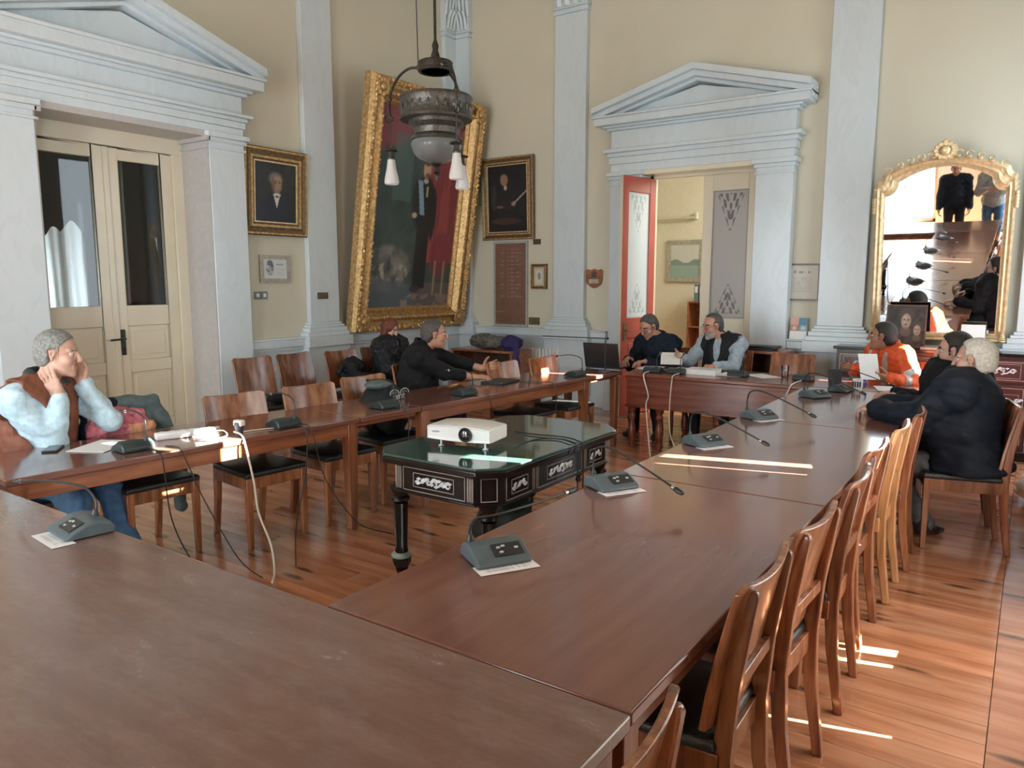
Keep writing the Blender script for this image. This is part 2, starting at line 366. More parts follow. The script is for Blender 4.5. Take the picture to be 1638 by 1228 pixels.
# right wall with three tall openings; front wall with two
CW = [(-1.85, -0.55, 0.15, 3.35), (2.55, 4.35, 0.15, 4.25), (6.95, 8.15, 0.15, 4.0)]
wc = MB(); yy = YD-T
for a, b, z0, z1 in CW:
    wc.box((XC, yy, 0), (XC+T, a, ZC)); wc.box((XC, a, 0), (XC+T, b, z0)); wc.box((XC, a, z1), (XC+T, b, ZC)); yy = b
wc.box((XC, yy, 0), (XC+T, YB, ZC)); struct('wall_right', wc, M_cream)
DW = [(-5.85, -4.55, 0.25, 3.5), (-3.25, -1.95, 0.25, 3.5)]
wd = MB(); xx = XA
for a, b, z0, z1 in DW:
    wd.box((xx, YD-T, 0), (a, YD, ZC)); wd.box((a, YD-T, 0), (b, YD, z0)); wd.box((a, YD-T, z1), (b, YD, ZC)); xx = b
wd.box((xx, YD-T, 0), (XC+T, YD, ZC)); struct('wall_front', wd, M_cream)
# windows: casements in the open ones, closed board shutters with gaps in the two sunny ones
wn = 1
def casement(n, horiz, a, b, z0, z1, plane):
    root = sempty('window_%d' % n)
    def bx(mb, u0, u1, z0, z1, t=0.06):
        if horiz: mb.box((u0, plane-t/2, z0), (u1, plane+t/2, z1))
        else: mb.box((plane-t/2, u0, z0), (plane+t/2, u1, z1))
    f = MB(); w = 0.07
    bx(f, a, a+w, z0, z1); bx(f, b-w, b, z0, z1); bx(f, a, b, z0, z0+w); bx(f, a, b, z1-w, z1); bx(f, (a+b)/2-0.05, (a+b)/2+0.05, z0, z1, 0.07); bx(f, a, b, z1-0.75, z1-0.69)
    obj('window_frame', f, M_doorcream, root, 0.006)
    for u0, u1 in ((a+w, (a+b)/2-0.05), ((a+b)/2+0.05, b-w)):
        g = MB(); bx(g, u0, u1, z0+w, z1-w, 0.006); obj('window_pane', g, M_pane, root)
casement(1, True, *DW[0], YD-0.1); casement(2, True, *DW[1], YD-0.1); casement(3, False, *CW[0], XC+0.1)
M_shut = plain('shutter boards', (0.32, 0.33, 0.30), 0.5, var=0.1)
def shutters(n, a, b, z0, z1, slits):
    """boards of a closed shutter, cut where slits (y, width, zlo, zhi) let the sun through"""
    root = sempty('window_%d' % n); X0, X1 = XC+0.20, XC+0.225
    es = sorted({a, b} | {e for s in slits for e in (s[0]-s[1]/2, s[0]+s[1]/2)})
    for u0, u1 in zip(es[:-1], es[1:]):
        m = (u0+u1)/2; hs = sorted((s[2], s[3]) for s in slits if s[0]-s[1]/2 < m < s[0]+s[1]/2); z = z0; bd = MB()
        for lo, hi in hs:
            if lo > z: bd.box((X0, u0, z), (X1, u1, lo))
            z = max(z, hi)
        if z < z1: bd.box((X0, u0, z), (X1, u1, z1))
        if bd.v: obj('shutter_board', bd, M_shut, root)
    f = MB()
    for u in (a, b-0.06): f.box((XC+0.12, u, z0), (XC+0.19, u+0.06, z1))
    f.box((XC+0.12, a, z1-0.06), (XC+0.19, b, z1)); f.box((XC+0.12, a, z0), (XC+0.19, b, z0+0.06))
    obj('window_frame', f, M_doorcream, root)
dx = 0.21      # from the wall face to the boards
SL1 = [(4.065, 0.085, 1.34, 1.73), (3.88, 0.02, 1.26, 1.71), (3.755, 0.075, 0.38, 0.53), (3.62, 0.035, 0.38, 0.52), (3.04, 0.022, 0.34, 0.60),  # slit lengths and places invented to land each sun patch
       (3.70, 0.10, 1.98, 2.16), (3.62, 0.11, 2.72, 3.0), (3.30, 0.05, 2.85, 3.1)]
SL2 = [(7.33, 0.10, 2.45, 3.0), (7.75, 0.26, 1.15, 1.75), (7.55, 0.10, 0.3, 0.9)]
sh = lambda L: [(y+SUN_DY*dx, w, a+SUN_DZ*dx, b+SUN_DZ*dx) for y, w, a, b in L]
shutters(4, *CW[1], sh(SL1))
shutters(5, CW[2][0], CW[2][1], CW[2][2], 4.0, sh(SL2))

# ---------------------------------------------------------------- mouldings
tn = [0]
def trim(mb, bevel=0.006, mat=None):
    tn[0] += 1; return struct('trim_%d' % tn[0], mb, mat or M_marble, None, bevel)
# wainscot with ledge
def dado(horiz, a, b):
    mb = MB()
    for z0, z1, p in ((0, 0.16, 0.06), (0.16, 0.88, 0.035), (0.86, 0.90, 0.06), (0.90, 0.985, 0.10), (0.985, 1.005, 0.115), (0.62, 0.66, 0.045)):
        if horiz: mb.box((a, YB-p, z0), (b, YB, z1))
        else: mb.box((XA, a, z0), (XA+p, b, z1))
    return mb
def base(name, mb): struct(name, mb, M_marble, None, 0.006)
base('baseboard_left_near', dado(False, YD, 2.58)); base('baseboard_left_far', dado(False, 5.0, YB))
base('baseboard_back_left', dado(True, XA+0.1, -4.46)); base('baseboard_back_right', dado(True, -2.22, XC))
def cofloor():
    mb = MB(); mb.box((XC-0.04, YD, 0), (XC, CW[0][0], 0.9)); mb.box((XC-0.04, CW[0][1], 0), (XC, CW[1][0], 0.9)); mb.box((XC-0.04, CW[1][1], 0), (XC, CW[2][0], 0.9)); return mb
base('baseboard_right', cofloor())
def pilaster(horiz, a, b, thick=0.075, zb=1.0, zcap=4.95):
    """shaft with stepped base above the ledge and an acanthus capital"""
    mb = MB()
    def bx(e, z0, z1, p):
        if horiz: mb.box((a-e, YB-p, z0), (b+e, YB, z1))
        else: mb.box((XA, a-e, z0), (XA+p, b+e, z1))
    bx(0.10, 0, zb-0.12, thick+0.06); bx(0.12, zb-0.12, zb, thick+0.10)
    bx(0.10, zb, zb+0.05, thick+0.07); bx(0.07, zb+0.05, zb+0.10, thick+0.055); bx(0.045, zb+0.10, zb+0.13, thick+0.035); bx(0.02, zb+0.13, zb+0.16, thick+0.015)
    bx(0, zb+0.16, zcap, thick)
    bx(0.02, zcap, zcap+0.035, thick+0.02); bx(0.008, zcap+0.035, zcap+0.06, thick+0.008); bx(0.025, zcap+0.06, zcap+0.085, thick+0.025)
    bx(0.01, zcap+0.085, zcap+0.62, thick+0.02); bx(0.09, zcap+0.62, zcap+0.70, thick+0.10); bx(0, zcap+0.70, ZC, thick)
    t = trim(mb)
    # leaves of the capital
    lf = MB(); n = 4; w = (b-a)/n
    for row, (z0, hh) in enumerate(((zcap+0.09, 0.24), (zcap+0.26, 0.34))):
        for i in range(n+(row % 2)):
            c = a+w*(i+0.5-(0.5 if row % 2 else 0)); pts = [(c, thick+0.02, z0), (c, thick+0.05, z0+hh*0.6), (c, thick+0.10, z0+hh*0.95), (c, thick+0.125, z0+hh*0.86)]
            for q in range(3):
                u0, p0, zz0 = pts[q]; u1, p1, zz1 = pts[q+1]; ww = w*0.46*(1-0.15*q); w2 = w*0.46*(1-0.15*(q+1))
                def P(u, p, z): return (u, YB-p, z) if horiz else (XA+p, u, z)
                lf.add([P(u0-ww,p0,zz0),P(u0,p0+0.02,zz0),P(u0+ww,p0,zz0),P(u1-w2,p1,zz1),P(u1,p1+0.02,zz1),P(u1+w2,p1,zz1)], [(0,1,4,3),(1,2,5,4)])
    obj('acanthus_leaves', lf, M_marble, t)
pilaster(True, -5.26, -4.80); pilaster(True, -1.92, -1.46); pilaster(True, -0.12, 0.34)
pilaster(False, 5.84, 6.28); pilaster(True, XA+0.05, XA+0.30); pilaster(False, YB-0.30, YB-0.05)

def surround(kind, a, b, pw, depth, Z, ap):
    """door case: two pilasters, entablature and pediment; u runs along the wall, p out of it"""
    mb = MB()
    def bx(u0, u1, z0, z1, p):
        if kind == 'back': mb.box((u0, YB-p, z0), (u1, YB, z1))
        else: mb.box((XA, u0, z0), (XA+p, u1, z1))
    A = a-pw; B = b+pw; p = depth; zl, za, zf, zc = Z; lerp = lambda t: zl+(za-zl)*t; cl = lambda t: zf+(zc-zf)*t
    for u0, u1 in ((A, a), (b, B)):
        bx(u0, u1, 0, zl-.05, p); bx(u0-0.04, u1+0.04, 0, 0.35, p+0.04); bx(u0-0.02, u1+0.02, 0.35, 0.42, p+0.02)
        bx(u0-0.015, u1+0.015, zl-.16, zl-.135, p+0.015); bx(u0-0.02, u1+0.02, zl-.09, zl-.05, p+0.025); bx(u0-0.04, u1+0.04, zl-.05, zl, p+0.05)
    # architrave fasciae, frieze, cornice
    for z0, z1, q in ((0, .35, 0.0), (.35, .66, 0.018), (.66, .84, 0.035), (.84, 1, 0.075)): bx(A-q, B+q, lerp(z0), lerp(z1), p+q)
    bx(A, B, za, zf, p-0.005)
    for z0, z1, q in ((0, .18, 0.04), (.18, .32, 0.08), (.32, .84, 0.16), (.84, 1, 0.18)): bx(A-q, B+q, cl(z0), cl(z1), p+q)
    # pediment: raking cornice around a set-back field
    c = (A+B)/2; z0 = zc; hw = (B-A)/2+0.18; th = 0.17
    def pr(poly, p0, p1):
        if kind == 'back': mb.prism(poly, YB-p1, YB-p0, 'y')
        else: mb.prism(poly, XA+p0, XA+p1, 'x')
    pr([(c-hw+0.1, z0), (c+hw-0.1, z0), (c, ap-0.1)], 0, p-0.03)
    sl = (ap-z0)/hw
    for s in (-1, 1):
        for t0, t1, q in ((0.0, 0.07, 0.20), (0.07, 0.13, 0.14), (0.13, 0.17, 0.06)):
            h0 = t0; h1 = t1
            pr([(c+s*(hw), z0+0.10-h0), (c, ap+0.10-h0), (c, ap+0.10-h1), (c+s*(hw), z0+0.10-h1)], 0, p+q)
    return trim(mb, 0.005)
surround('back', DB0-0.02, DB1+0.0, 0.40, 0.15, (2.95, 3.22, 3.44, 3.60), 3.94)
surround('left', DA0, DA1, 0.40, 0.14, (3.10, 3.31, 3.49, 3.68), 4.10)
# deep reveals
rv = MB(); X9 = XA+0.13; rv.box((XA-0.33, DA0, 0), (X9, DA0+0.012, DAZ)); rv.box((XA-0.33, DA1-0.012, 0), (X9, DA1, DAZ)); rv.box((XA-0.33, DA0, DAZ-0.012), (X9, DA1, DAZ+0.04))
for z0, z1, q in ((2.94, 2.965, .02), (3.01, 3.06, .035)): rv.box((XA-0.32, DA1-0.012-q, z0), (X9+q, DA1, z1)); rv.box((XA-0.32, DA0, z0), (X9+q, DA0+.012+q, z1))
trim(rv, 0, plain('grey stone reveal', (0.46, 0.45, 0.44), 0.35, var=0.06))
rv = MB(); rv.box((DB0-0.2, YB+T, 0), (DB0, YB+T+0.02, DBZ)); rv.box((DB0-0.01, YB-0.14, DBZ-0.03), (DB1+0.01, YB+T, DBZ+0.03)); trim(rv, 0, M_doorcream)

# ---------------------------------------------------------------- door_1 (left): cream, glazed above, panels below
d1 = sempty('door_1'); XD = -7.30
fr = MB(); fr.box((XD-0.05, DA0-0.02, 0), (XD+0.03, DA0+0.09, 2.9)); fr.box((XD-0.05, DA1-0.12, 0), (XD+0.03, DA1+0.02, 2.9)); fr.box((XD-0.05, DA0-0.02, 2.9), (XD+0.03, DA1+0.02, DAZ+0.02))
obj('door_frame', fr, M_doorcream, d1, 0.006)
mid = 3.80
def leaf(y0, y1, nm):
    lf = MB(); t0, t1 = XD-0.045, XD
    lf.box((t0, y0, 0.02), (t1, y0+0.12, 2.89)); lf.box((t0, y1-0.12, 0.02), (t1, y1, 2.89))
    for z0, z1 in ((0.02, 0.24), (0.74, 0.86), (1.20, 1.40), (2.78, 2.89)): lf.box((t0, y0+0.12, z0), (t1, y1-0.12, z1))
    L = obj('door_leaf', lf, M_doorcream, d1, 0.007)
    for z0, z1 in ((0.24, 0.74), (0.86, 1.20)):
        p = MB(); p.box((t0+0.01, y0+0.12, z0), (t1-0.02, y1-0.12, z1)); p.box((t0+0.01, y0+0.17, z0+0.05), (t1-0.008, y1-0.17, z1-0.05)); obj('panel', p, M_doorcream, L, 0.006)
    g = MB(); g.box((t0+0.02, y0+0.12, 1.40), (t0+0.026, y1-0.12, 2.78)); obj('pane', g, M_pane, L)
    return L
l1 = leaf(DA0+0.09, mid, 'a'); l2 = leaf(mid, DA1-0.12, 'b')
ast = MB(); ast.box((XD-0.01, mid-0.025, 0.02), (XD+0.018, mid+0.03, 2.89)); obj('astragal', ast, M_doorcream, l2, 0.006)
h = MB(); h.box((XD+0.012, mid+0.035, 0.92), (XD+0.022, mid+0.075, 1.17)); h.tube([(XD+0.02, mid+0.055, 1.08), (XD+0.06, mid+0.055, 1.08), (XD+0.065, mid+0.03, 1.08), (XD+0.065, mid-0.09, 1.075)], 0.010, 8); h.ball((XD+0.026, mid+0.055, 0.98), 0.014)
obj('door_handle', h, M_black, l2)
# dark vestibule behind the glazed door, a pale sheet imitating a window reflection
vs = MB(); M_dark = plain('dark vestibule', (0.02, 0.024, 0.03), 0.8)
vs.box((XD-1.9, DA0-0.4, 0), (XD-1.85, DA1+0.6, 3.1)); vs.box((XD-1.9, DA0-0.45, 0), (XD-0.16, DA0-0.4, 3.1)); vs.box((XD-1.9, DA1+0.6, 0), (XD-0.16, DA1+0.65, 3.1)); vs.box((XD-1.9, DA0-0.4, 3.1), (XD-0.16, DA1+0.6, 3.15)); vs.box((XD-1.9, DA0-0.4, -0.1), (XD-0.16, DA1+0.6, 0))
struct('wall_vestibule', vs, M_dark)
cu = []
for z in np.linspace(0.9, 2.25, 8):
    cu.append([(XD-0.35+0.03*math.sin(26*u)+0.012*math.sin(61*u+z), u, z if z < 2.2 else 2.12+0.10*math.sin(9*u)*math.sin(23*u)) for u in np.linspace(DA0-0.1, mid-0.05, 60)])
c = MB(); c.rings(cu, close=False, cap0=False, cap1=False)
tag(obj('reflection_sheet', c, plain('white stand-in sheet', (0.75, 0.80, 0.82), 0.8, var=0.04)), 'white stand-in sheet for the window reflection in the left pane of the cream glazed door', 'reflection_sheet')
area('vestibule_fill_off', (XD-0.75, 3.3, 2.9), (0, 0, 0), 0.2, 0.2, 0, DAY)  # added fill in the vestibule, left without power
l = bpy.data.lights.new('vestibule_fill', 'AREA'); l.size = 0.5; l.energy = 16; l.color = DAY; lo = bpy.data.objects.new('vestibule_fill', l); COL.objects.link(lo); lo.location = (XD-0.2, DA0-0.3, 1.6); lo.rotation_euler = (0, PI/2, math.radians(70)); lo.location = (XD-0.12, 2.85, 1.5); lo.rotation_euler = Vector((-0.25, 0.5, 0)).to_track_quat('-Z', 'Y').to_euler()  # added fill that lights the pale sheet; no window stands here

# ---------------------------------------------------------------- door_2 (back): right leaf closed, left leaf swung into the hall
d2 = sempty('door_2'); YDD = YB+0.12
fr = MB(); fr.box((DB0, YDD-0.02, 0), (DB0+0.05, YDD+0.06, DBZ)); fr.box((DB1-0.05, YDD-0.02, 0), (DB1, YDD+0.06, DBZ)); fr.box((DB0, YDD-0.02, DBZ-0.06), (DB1, YDD+0.06, DBZ)); obj('door_frame', fr, M_doorcream, d2, 0.005)
M_etch = painted('etched glass', 0.35, 0.3)
def etch(base_c, line_c):
    def fn(U, V):
        C = np.ones(U.shape+(3,))*np.array(base_c); X = np.abs(U-0.5)
        m = np.zeros_like(U)
        # a stylised plant ornament above the foot, and a smaller one at the head
        for cy, s in ((0.10, 1.0), (0.90, -0.8)):
            v = (V-cy)*s; tri = (v > -0.06) & (v < 0.17) & (X < 0.36*(1-(v+0.06)/0.23)+0.02)
            w = np.sin(60*v+9*X)*np.cos(38*X+20*v); m = np.maximum(m, tri*(w > 0.05)*1.0)
        ed = (X > 0.46) | (V < 0.012) | (V > 0.988); m = np.maximum(m*0.9, ed*0.35)
        return mixc(C, line_c, m)
    return fn
def leaf2(parent, w, mat_wood, base_c, line_c, side):
    """leaf in local X from the hinge; faces -Y; named parts"""
    lf = MB(); t = 0.045; st = 0.12
    lf.box((0, 0, 0.02), (st, t, 2.86)); lf.box((w-st, 0, 0.02), (w, t, 2.86))
    for z0, z1 in ((0.02, 0.25), (0.95, 1.20), (2.68, 2.86)): lf.box((st, 0, z0), (w-st, t, z1))
    L = obj('door_leaf', lf, mat_wood, parent, 0.006)
    p = MB(); p.box((st, 0.014, 0.25), (w-st, t-0.014, 0.95)); p.box((st+0.05, 0.005, 0.31), (w-st-0.05, t-0.005, 0.89)); obj('panel', p, mat_wood, L, 0.006)
    for yy, rz in ((0.017, 0), (0.028, PI)):
        me = sheet(w-2*st, 1.48, 60, 150, etch(base_c, line_c)); me.materials.append(M_etch)
        o = obj('etched_pane', me, None, L, loc=(w/2, yy, 1.20), rot=(0, 0, rz))
    return L
lw = 0.66
R = leaf2(d2, lw, M_doorcream, (0.40, 0.39, 0.38), (0.08, 0.08, 0.08), 1); R.location = (DB1-0.03-lw, YDD, 0)
Lf = leaf2(d2, lw, M_red, (0.62, 0.70, 0.72), (0.32, 0.42, 0.42), -1); Lf.location = (DB0+0.035, YDD-0.01, 0); Lf.rotation_euler = (0, 0, math.radians(-101))
h = MB(); h.box((lw-0.09, 0.045, 0.93), (lw-0.05, 0.055, 1.14)); h.tube([(lw-0.07, 0.05, 1.05), (lw-0.07, 0.09, 1.05), (lw-0.18, 0.095, 1.045)], 0.009, 8); obj('door_handle', h, M_brass, Lf)
ln = MB(); ln.box((lw-0.002, 0.0, 0.02), (lw+0.002, 0.045, 2.86)); obj('door_edge', ln, M_cream, Lf)

# ---------------------------------------------------------------- the room beyond
fw = MB(); YF = YB+2.9
fw.box((XA+1.2, YF, 0), (XC, YF+0.1, 3.9)); fw.box((XA+1.2, YB+T, 0), (XA+1.3, YF, 3.9)); fw.box((-1.0, YB+T, 0), (-0.9, YF, 3.9)); fw.box((XA+1.2, YB+T, 3.9), (-0.9, YF+0.1, 4.0))
struct('wall_far_room', fw, plain('pale far wall', (0.70, 0.67, 0.54), 0.7, var=0.03))
area('far_room_fill', (-1.6, YF-1.3, 3.6), (0, math.radians(25), 0), 1.2, 1.2, 120, (1, 0.98, 0.94))  # added area light floating inside the room beyond, out of view
# ---------------------------------------------------------------- tables
def table(name, label, w, l, loc, rz, mtop, grain, group=None, apron_in=0.05, th=0.035, legs=True, m_ap=None):
    """top centred on local origin: w across (x), l along (y); grain 'x' or 'y'"""
    t = thing(name, label, 'table', loc, rz, group); m_ap = m_ap or M_apron
    m = MB(); m.box((-w/2, -l/2, 0.75-th), (w/2, l/2, 0.75)); obj('tabletop', m, mtop, t, 0.006, seg=3)
    e = MB(); i = apron_in; z0, z1 = 0.635, 0.75-th
    for x in (-1, 1): obj('apron', MB().box((x*(w/2-i)-0.011, -l/2+i+0.03, z0), (x*(w/2-i)+0.011, l/2-i-0.03, z1)), m_ap, t, 0.003)
    for y in (-1, 1): obj('apron', MB().box((-w/2+i+0.03, y*(l/2-i)-0.011, z0), (w/2-i-0.03, y*(l/2-i)+0.011, z1)), m_ap, t, 0.003)
    for x in (-1, 1):
        for y in (-1, 1):
            cx, cy = x*(w/2-i-0.02), y*(l/2-i-0.02); g = MB()
            rs = []
            for z, r in ((0, 0.026), (0.03, 0.028), (0.56, 0.036), (0.60, 0.039), (z1, 0.039)): rs.append([(cx-r, cy-r, z), (cx+r, cy-r, z), (cx+r, cy+r, z), (cx-r, cy+r, z)])
            g.rings(rs); obj('leg', g, M_leg, t, 0.004)
    return t
TX = -1.085
for k, (y0, y1, lab) in enumerate(((1.335, 3.09, 'long brown veneered table under the two nearest cards, right arm of the meeting square'),
                                   (3.095, 4.85, 'brown veneered middle table of the right arm, with a bright sun stripe across it'),
                                   (4.855, 6.60, 'brown veneered far table of the right arm, before the man in the coat'))):
    table('conference_table', lab, 0.925, y1-y0, (TX, (y0+y1)/2, 0), 0, M_table, 'y', 'conference tables')
# nearest table, crosswise, worn varnish
nt = thing('conference_table', 'large worn brown table across the near end, milky scuffed varnish', 'table', (-2.72, 0.83, 0), 0, 'conference tables')
m = MB(); m.box((-2.1, -0.5, 0.712), (2.1, 0.5, 0.75)); obj('tabletop', m, M_tableX, nt, 0.006, seg=3)
for y in (-0.45, 0.45): obj('apron', MB().box((-2.02, y-0.011, 0.62), (2.02, y+0.011, 0.712)), M_apron, nt, 0.003)
for x in (-2.05, 2.05): obj('apron', MB().box((x-0.011, -0.42, 0.62), (x+0.011, 0.42, 0.712)), M_apron, nt, 0.003)
for x in (-2.03, 0, 2.03):
    for y in (-0.43, 0.43):
        g = MB(); g.rings([[(x-r, y-r, z), (x+r, y-r, z), (x+r, y+r, z), (x-r, y+r, z)] for z, r in ((0, 0.03), (0.55, 0.04), (0.62, 0.043), (0.71, 0.043))]); obj('leg', g, M_leg, nt, 0.004)
# left arm: slightly turned; two tables and two loose boards bridging them
LA = math.atan2(-0.42, 5.3)      # heading of the inner edge
LR = math.radians(-4.55)
def lpt(off, s, z=0):            # off = distance outward from the inner edge, s = y of the inner edge
    x = -3.745+0.0792*(s-1.36); c, n = math.cos(LR), math.sin(LR)
    return Vector((x-off*c, s-off*n, z))
LWID = 0.66
for y0, y1, lab in ((1.40, 3.42, 'narrow brown table of the left arm, before the man in the orange vest'), (3.98, 6.16, 'narrow brown table of the left arm, before the man in the black sweater')):
    p = lpt(LWID/2, (y0+y1)/2); table('conference_table', lab, LWID, (y1-y0)*1.003, p, LR, M_table, 'y', 'conference tables', 0.03)
for y0, y1, lab in ((3.425, 3.975, 'short loose board bridging the gap between the two left tables'), (6.165, 6.72, 'short loose board at the far end of the left arm, under the big black screen')):
    p = lpt(LWID/2, (y0+y1)/2); t = thing('table_leaf', lab, 'table', p, LR)
    obj('board', MB().box((-LWID/2, -(y1-y0)/2, 0.715), (LWID/2, (y1-y0)/2, 0.75)), M_table, t, 0.005)
    for xx in (-1, 1): obj('rail', MB().box((xx*0.26-0.02, -(y1-y0)/2+0.01, 0.68), (xx*0.26+0.02, (y1-y0)/2-0.01, 0.715)), M_apron, t, 0.003)
    if y0 > 5:
        for xx in (-1, 1):
            g = MB(); g.rings([[(xx*0.28-r, (y1-y0)/2-0.06-r, z), (xx*0.28+r, (y1-y0)/2-0.06-r, z), (xx*0.28+r, (y1-y0)/2-0.06+r, z), (xx*0.28-r, (y1-y0)/2-0.06+r, z)] for z, r in ((0, 0.025), (0.7, 0.035))]); obj('leg', g, M_leg, t, 0.004)
# the chairman's desk at the far end: deep front panel, turned legs
dk = thing('presiding_desk', 'dark red mahogany desk with a deep front panel across the far end', 'desk', (-1.98, 7.03, 0))
DW2 = 1.28
obj('desktop', MB().box((-DW2, -0.41, 0.715), (DW2, 0.39, 0.75)), M_desk, dk, 0.008, seg=3)
obj('front_panel', MB().box((-DW2+0.03, -0.385, 0.42), (DW2-0.03, -0.36, 0.715)), M_desk, dk, 0.003)
obj('edge_moulding', MB().box((-DW2+0.02, -0.40, 0.685), (DW2-0.02, -0.384, 0.715)), M_desk, dk, 0.003)
obj('edge_moulding', MB().box((-DW2+0.02, -0.395, 0.415), (DW2-0.02, -0.384, 0.44)), M_desk, dk, 0.003)
for x in (-1, 1): obj('side_panel', MB().box((x*(DW2-0.04)-0.012, -0.36, 0.42), (x*(DW2-0.04)+0.012, 0.36, 0.715)), M_desk, dk, 0.003)
for x in (-DW2+0.07, -0.92, -0.35, 0.35, DW2-0.07):
    for y in (-0.33, 0.33):
        g = MB(); g.lathe([(0.022, 0), (0.030, 0.03), (0.022, 0.06), (0.036, 0.11), (0.042, 0.17), (0.030, 0.24), (0.024, 0.28), (0.038, 0.32), (0.026, 0.35), (0.040, 0.38), (0.042, 0.43)], (x, y, 0), 16); obj('leg', g, M_desk, dk)

# ---------------------------------------------------------------- chairs: sitter faces local +X, seat centre at the origin
def make_chair(label, loc, rz, mw, group, armseat=M_leather):
    t = thing('dining_chair', label, 'chair', loc, rz, group)
    m = MB(); rs = []
    for z, g in ((0.445, 0.0), (0.46, 0.004), (0.478, 0.0), (0.484, -0.014)):
        rs.append([(-0.20-g, -0.195-g, z), (0.215+g, -0.215-g, z), (0.215+g, 0.215+g, z), (-0.20-g, 0.195+g, z)])
    m.rings(rs); obj('seat', m, armseat, t, 0.008, seg=3)
    f = MB()
    f.box((0.185, -0.20, 0.375), (0.207, 0.20, 0.447)); f.box((-0.215, -0.185, 0.375), (-0.193, 0.185, 0.447))
    for s in (-1, 1): f.prism([(-0.21, s*0.185-0.011), (0.2, s*0.2-0.011), (0.2, s*0.2+0.011), (-0.21, s*0.185+0.011)], 0.375, 0.447)
    obj('seat_frame', f, mw, t, 0.003)
    for s in (-1, 1):
        g = MB(); y = s*0.195
        g.rings([[(0.193-r, y-r, z), (0.193+r, y-r, z), (0.193+r, y+r, z), (0.193-r, y+r, z)] for z, r in ((0, 0.015), (0.36, 0.02), (0.447, 0.021))]); obj('leg', g, mw, t, 0.004)
        g = MB(); y = s*0.165; rs = []
        for z, x, d, w in ((0, -0.262, 0.017, 0.018), (0.25, -0.225, 0.021, 0.019), (0.44, -0.214, 0.024, 0.02), (0.62, -0.228, 0.023, 0.02), (0.80, -0.258, 0.02, 0.02), (0.875, -0.272, 0.017, 0.019), (0.893, -0.275, 0.010, 0.012)):
            rs.append([(x-d, y-w, z), (x+d, y-w, z), (x+d, y+w, z), (x-d, y+w, z)])
        g.rings(rs); obj('leg', g, mw, t, 0.006)
    # curved back board, hollowed along its top edge
    m = MB(); n = 14; rs = []
    zs = (0.515, 0.62, 0.72, 0.82, 0.90)
    def xb(z, v): return -0.185-0.085*((z-0.5)/0.42)**1.3 - 0.030*(1-v*v)+0.012
    loop = []
    for i in range(n+1):
        v = -1+2*i/n; y = v*0.222; top = 0.915-0.016*(1-v*v) - (0.02 if abs(v) > 0.99 else 0)
        col_f = []; col_b = []
        for z in zs[:-1]+(top,):
            x = xb(min(z, 0.93), v); col_f.append((x+0.010, y, z)); col_b.append((x-0.010, y, z))
        loop.append(col_f+col_b[::-1])
    m.rings(loop); obj('backrest', m, mw, t, 0.004)
    g = MB(); g.box((-0.245, -0.16, 0.60), (-0.222, 0.16, 0.64)); obj('back_rail', g, mw, t, 0.003)
    return t
G_R = 'chairs along the right table'; G_L = 'chairs along the left table'; G_W = 'chairs against the left wall'
cA = make_chair('reddish wooden chair nearest the camera, only its curved top in the bottom edge', (-0.74, 1.02, 0), PI+0.03, M_chair, G_R)
dup(cA, (-0.785, 1.93, 0), PI+0.02, 'reddish wooden chair with black seat, nearest whole one at the right table')
dup(cA, (-0.77, 2.45, 0), PI-0.05, 'wooden chair with wide curved back, second whole one at the right table')
dup(cA, (-0.76, 3.07, 0), PI+0.02, 'reddish wooden chair, third whole one along the right table from the camera')
dup(cA, (-0.79, 3.68, 0), PI-0.03, 'reddish wooden chair, fourth along the right table, before the pale oak chair')
cH = make_chair('honey oak chair with an empty back beside the backpack', (-3.97, 3.52, 0), LR, M_honey, G_L)
cB = make_chair('pale golden oak chair among the red ones at the right table', (-0.77, 4.27, 0), PI, M_oak, G_R)
dup(cA, (-0.75, 4.80, 0), PI+0.04, 'brown wooden chair beside the dark coat, last empty one at the right table')
dup(cA, (-0.31, 5.36, 0), PI+0.22, 'wooden chair under the white-haired man in the dark coat')
dup(cA, (-0.42, 5.98, 0), PI+0.1, 'wooden chair under the dark-haired woman behind the white-haired man')
dup(cH, (-4.30, 2.36, 0), LR, 'oak chair draped with a jacket beside the man in the orange vest', G_L)
dup(cH, (-4.03, 2.95, 0), LR, 'brown oak chair with an empty back beside the draped jacket', G_L)
dup(cH, (-4.02, 4.10, 0), LR, 'oak chair holding the dark backpack', G_L)
dup(cH, (-4.34, 5.0, 0), LR+0.1, 'oak chair under the man in the black sweater', G_L)
dup(cH, (-3.72, 5.55, 0), LR, 'honey oak chair right beyond the hands of the man in the sweater', G_L)
dup(cH, (-3.64, 6.12, 0), LR, 'honey oak chair at the far end of the left tables, sunlit seat', G_L)
dup(cH, (-4.42, 1.80, 0), LR, 'oak chair under the man in the orange vest', G_L)
dup(cA, (-5.95, 4.52, 0), 0.0, 'dark wooden chair against the left wall, nearest the glazed door', G_W)
dup(cA, (-5.95, 5.03, 0), 0.03, 'dark wooden chair against the wall, second from the glazed door', G_W)
dup(cA, (-5.80, 5.52, 0), 0.0, 'dark wooden chair against the wall with a black jacket over it', G_W)
dup(cA, (-5.85, 6.08, 0), 0.0, 'dark wooden chair under the red-haired woman', G_W)
dup(cA, (-3.30, 7.68, 0), -PI/2, 'dark chair behind the desk under the man in the navy sweater', 'chairs behind the desk')
dup(cA, (-2.62, 7.70, 0), -PI/2, 'dark chair behind the desk under the man in the black vest', 'chairs behind the desk')
dup(cA, (-1.98, 7.66, 0), -PI/2, 'empty wooden chair behind the desk, right of the bearded man', 'chairs behind the desk')
dup(cA, (-0.98, 7.62, 0), -PI/2-0.5, 'wooden chair under the man in the orange jacket', 'chairs behind the desk')

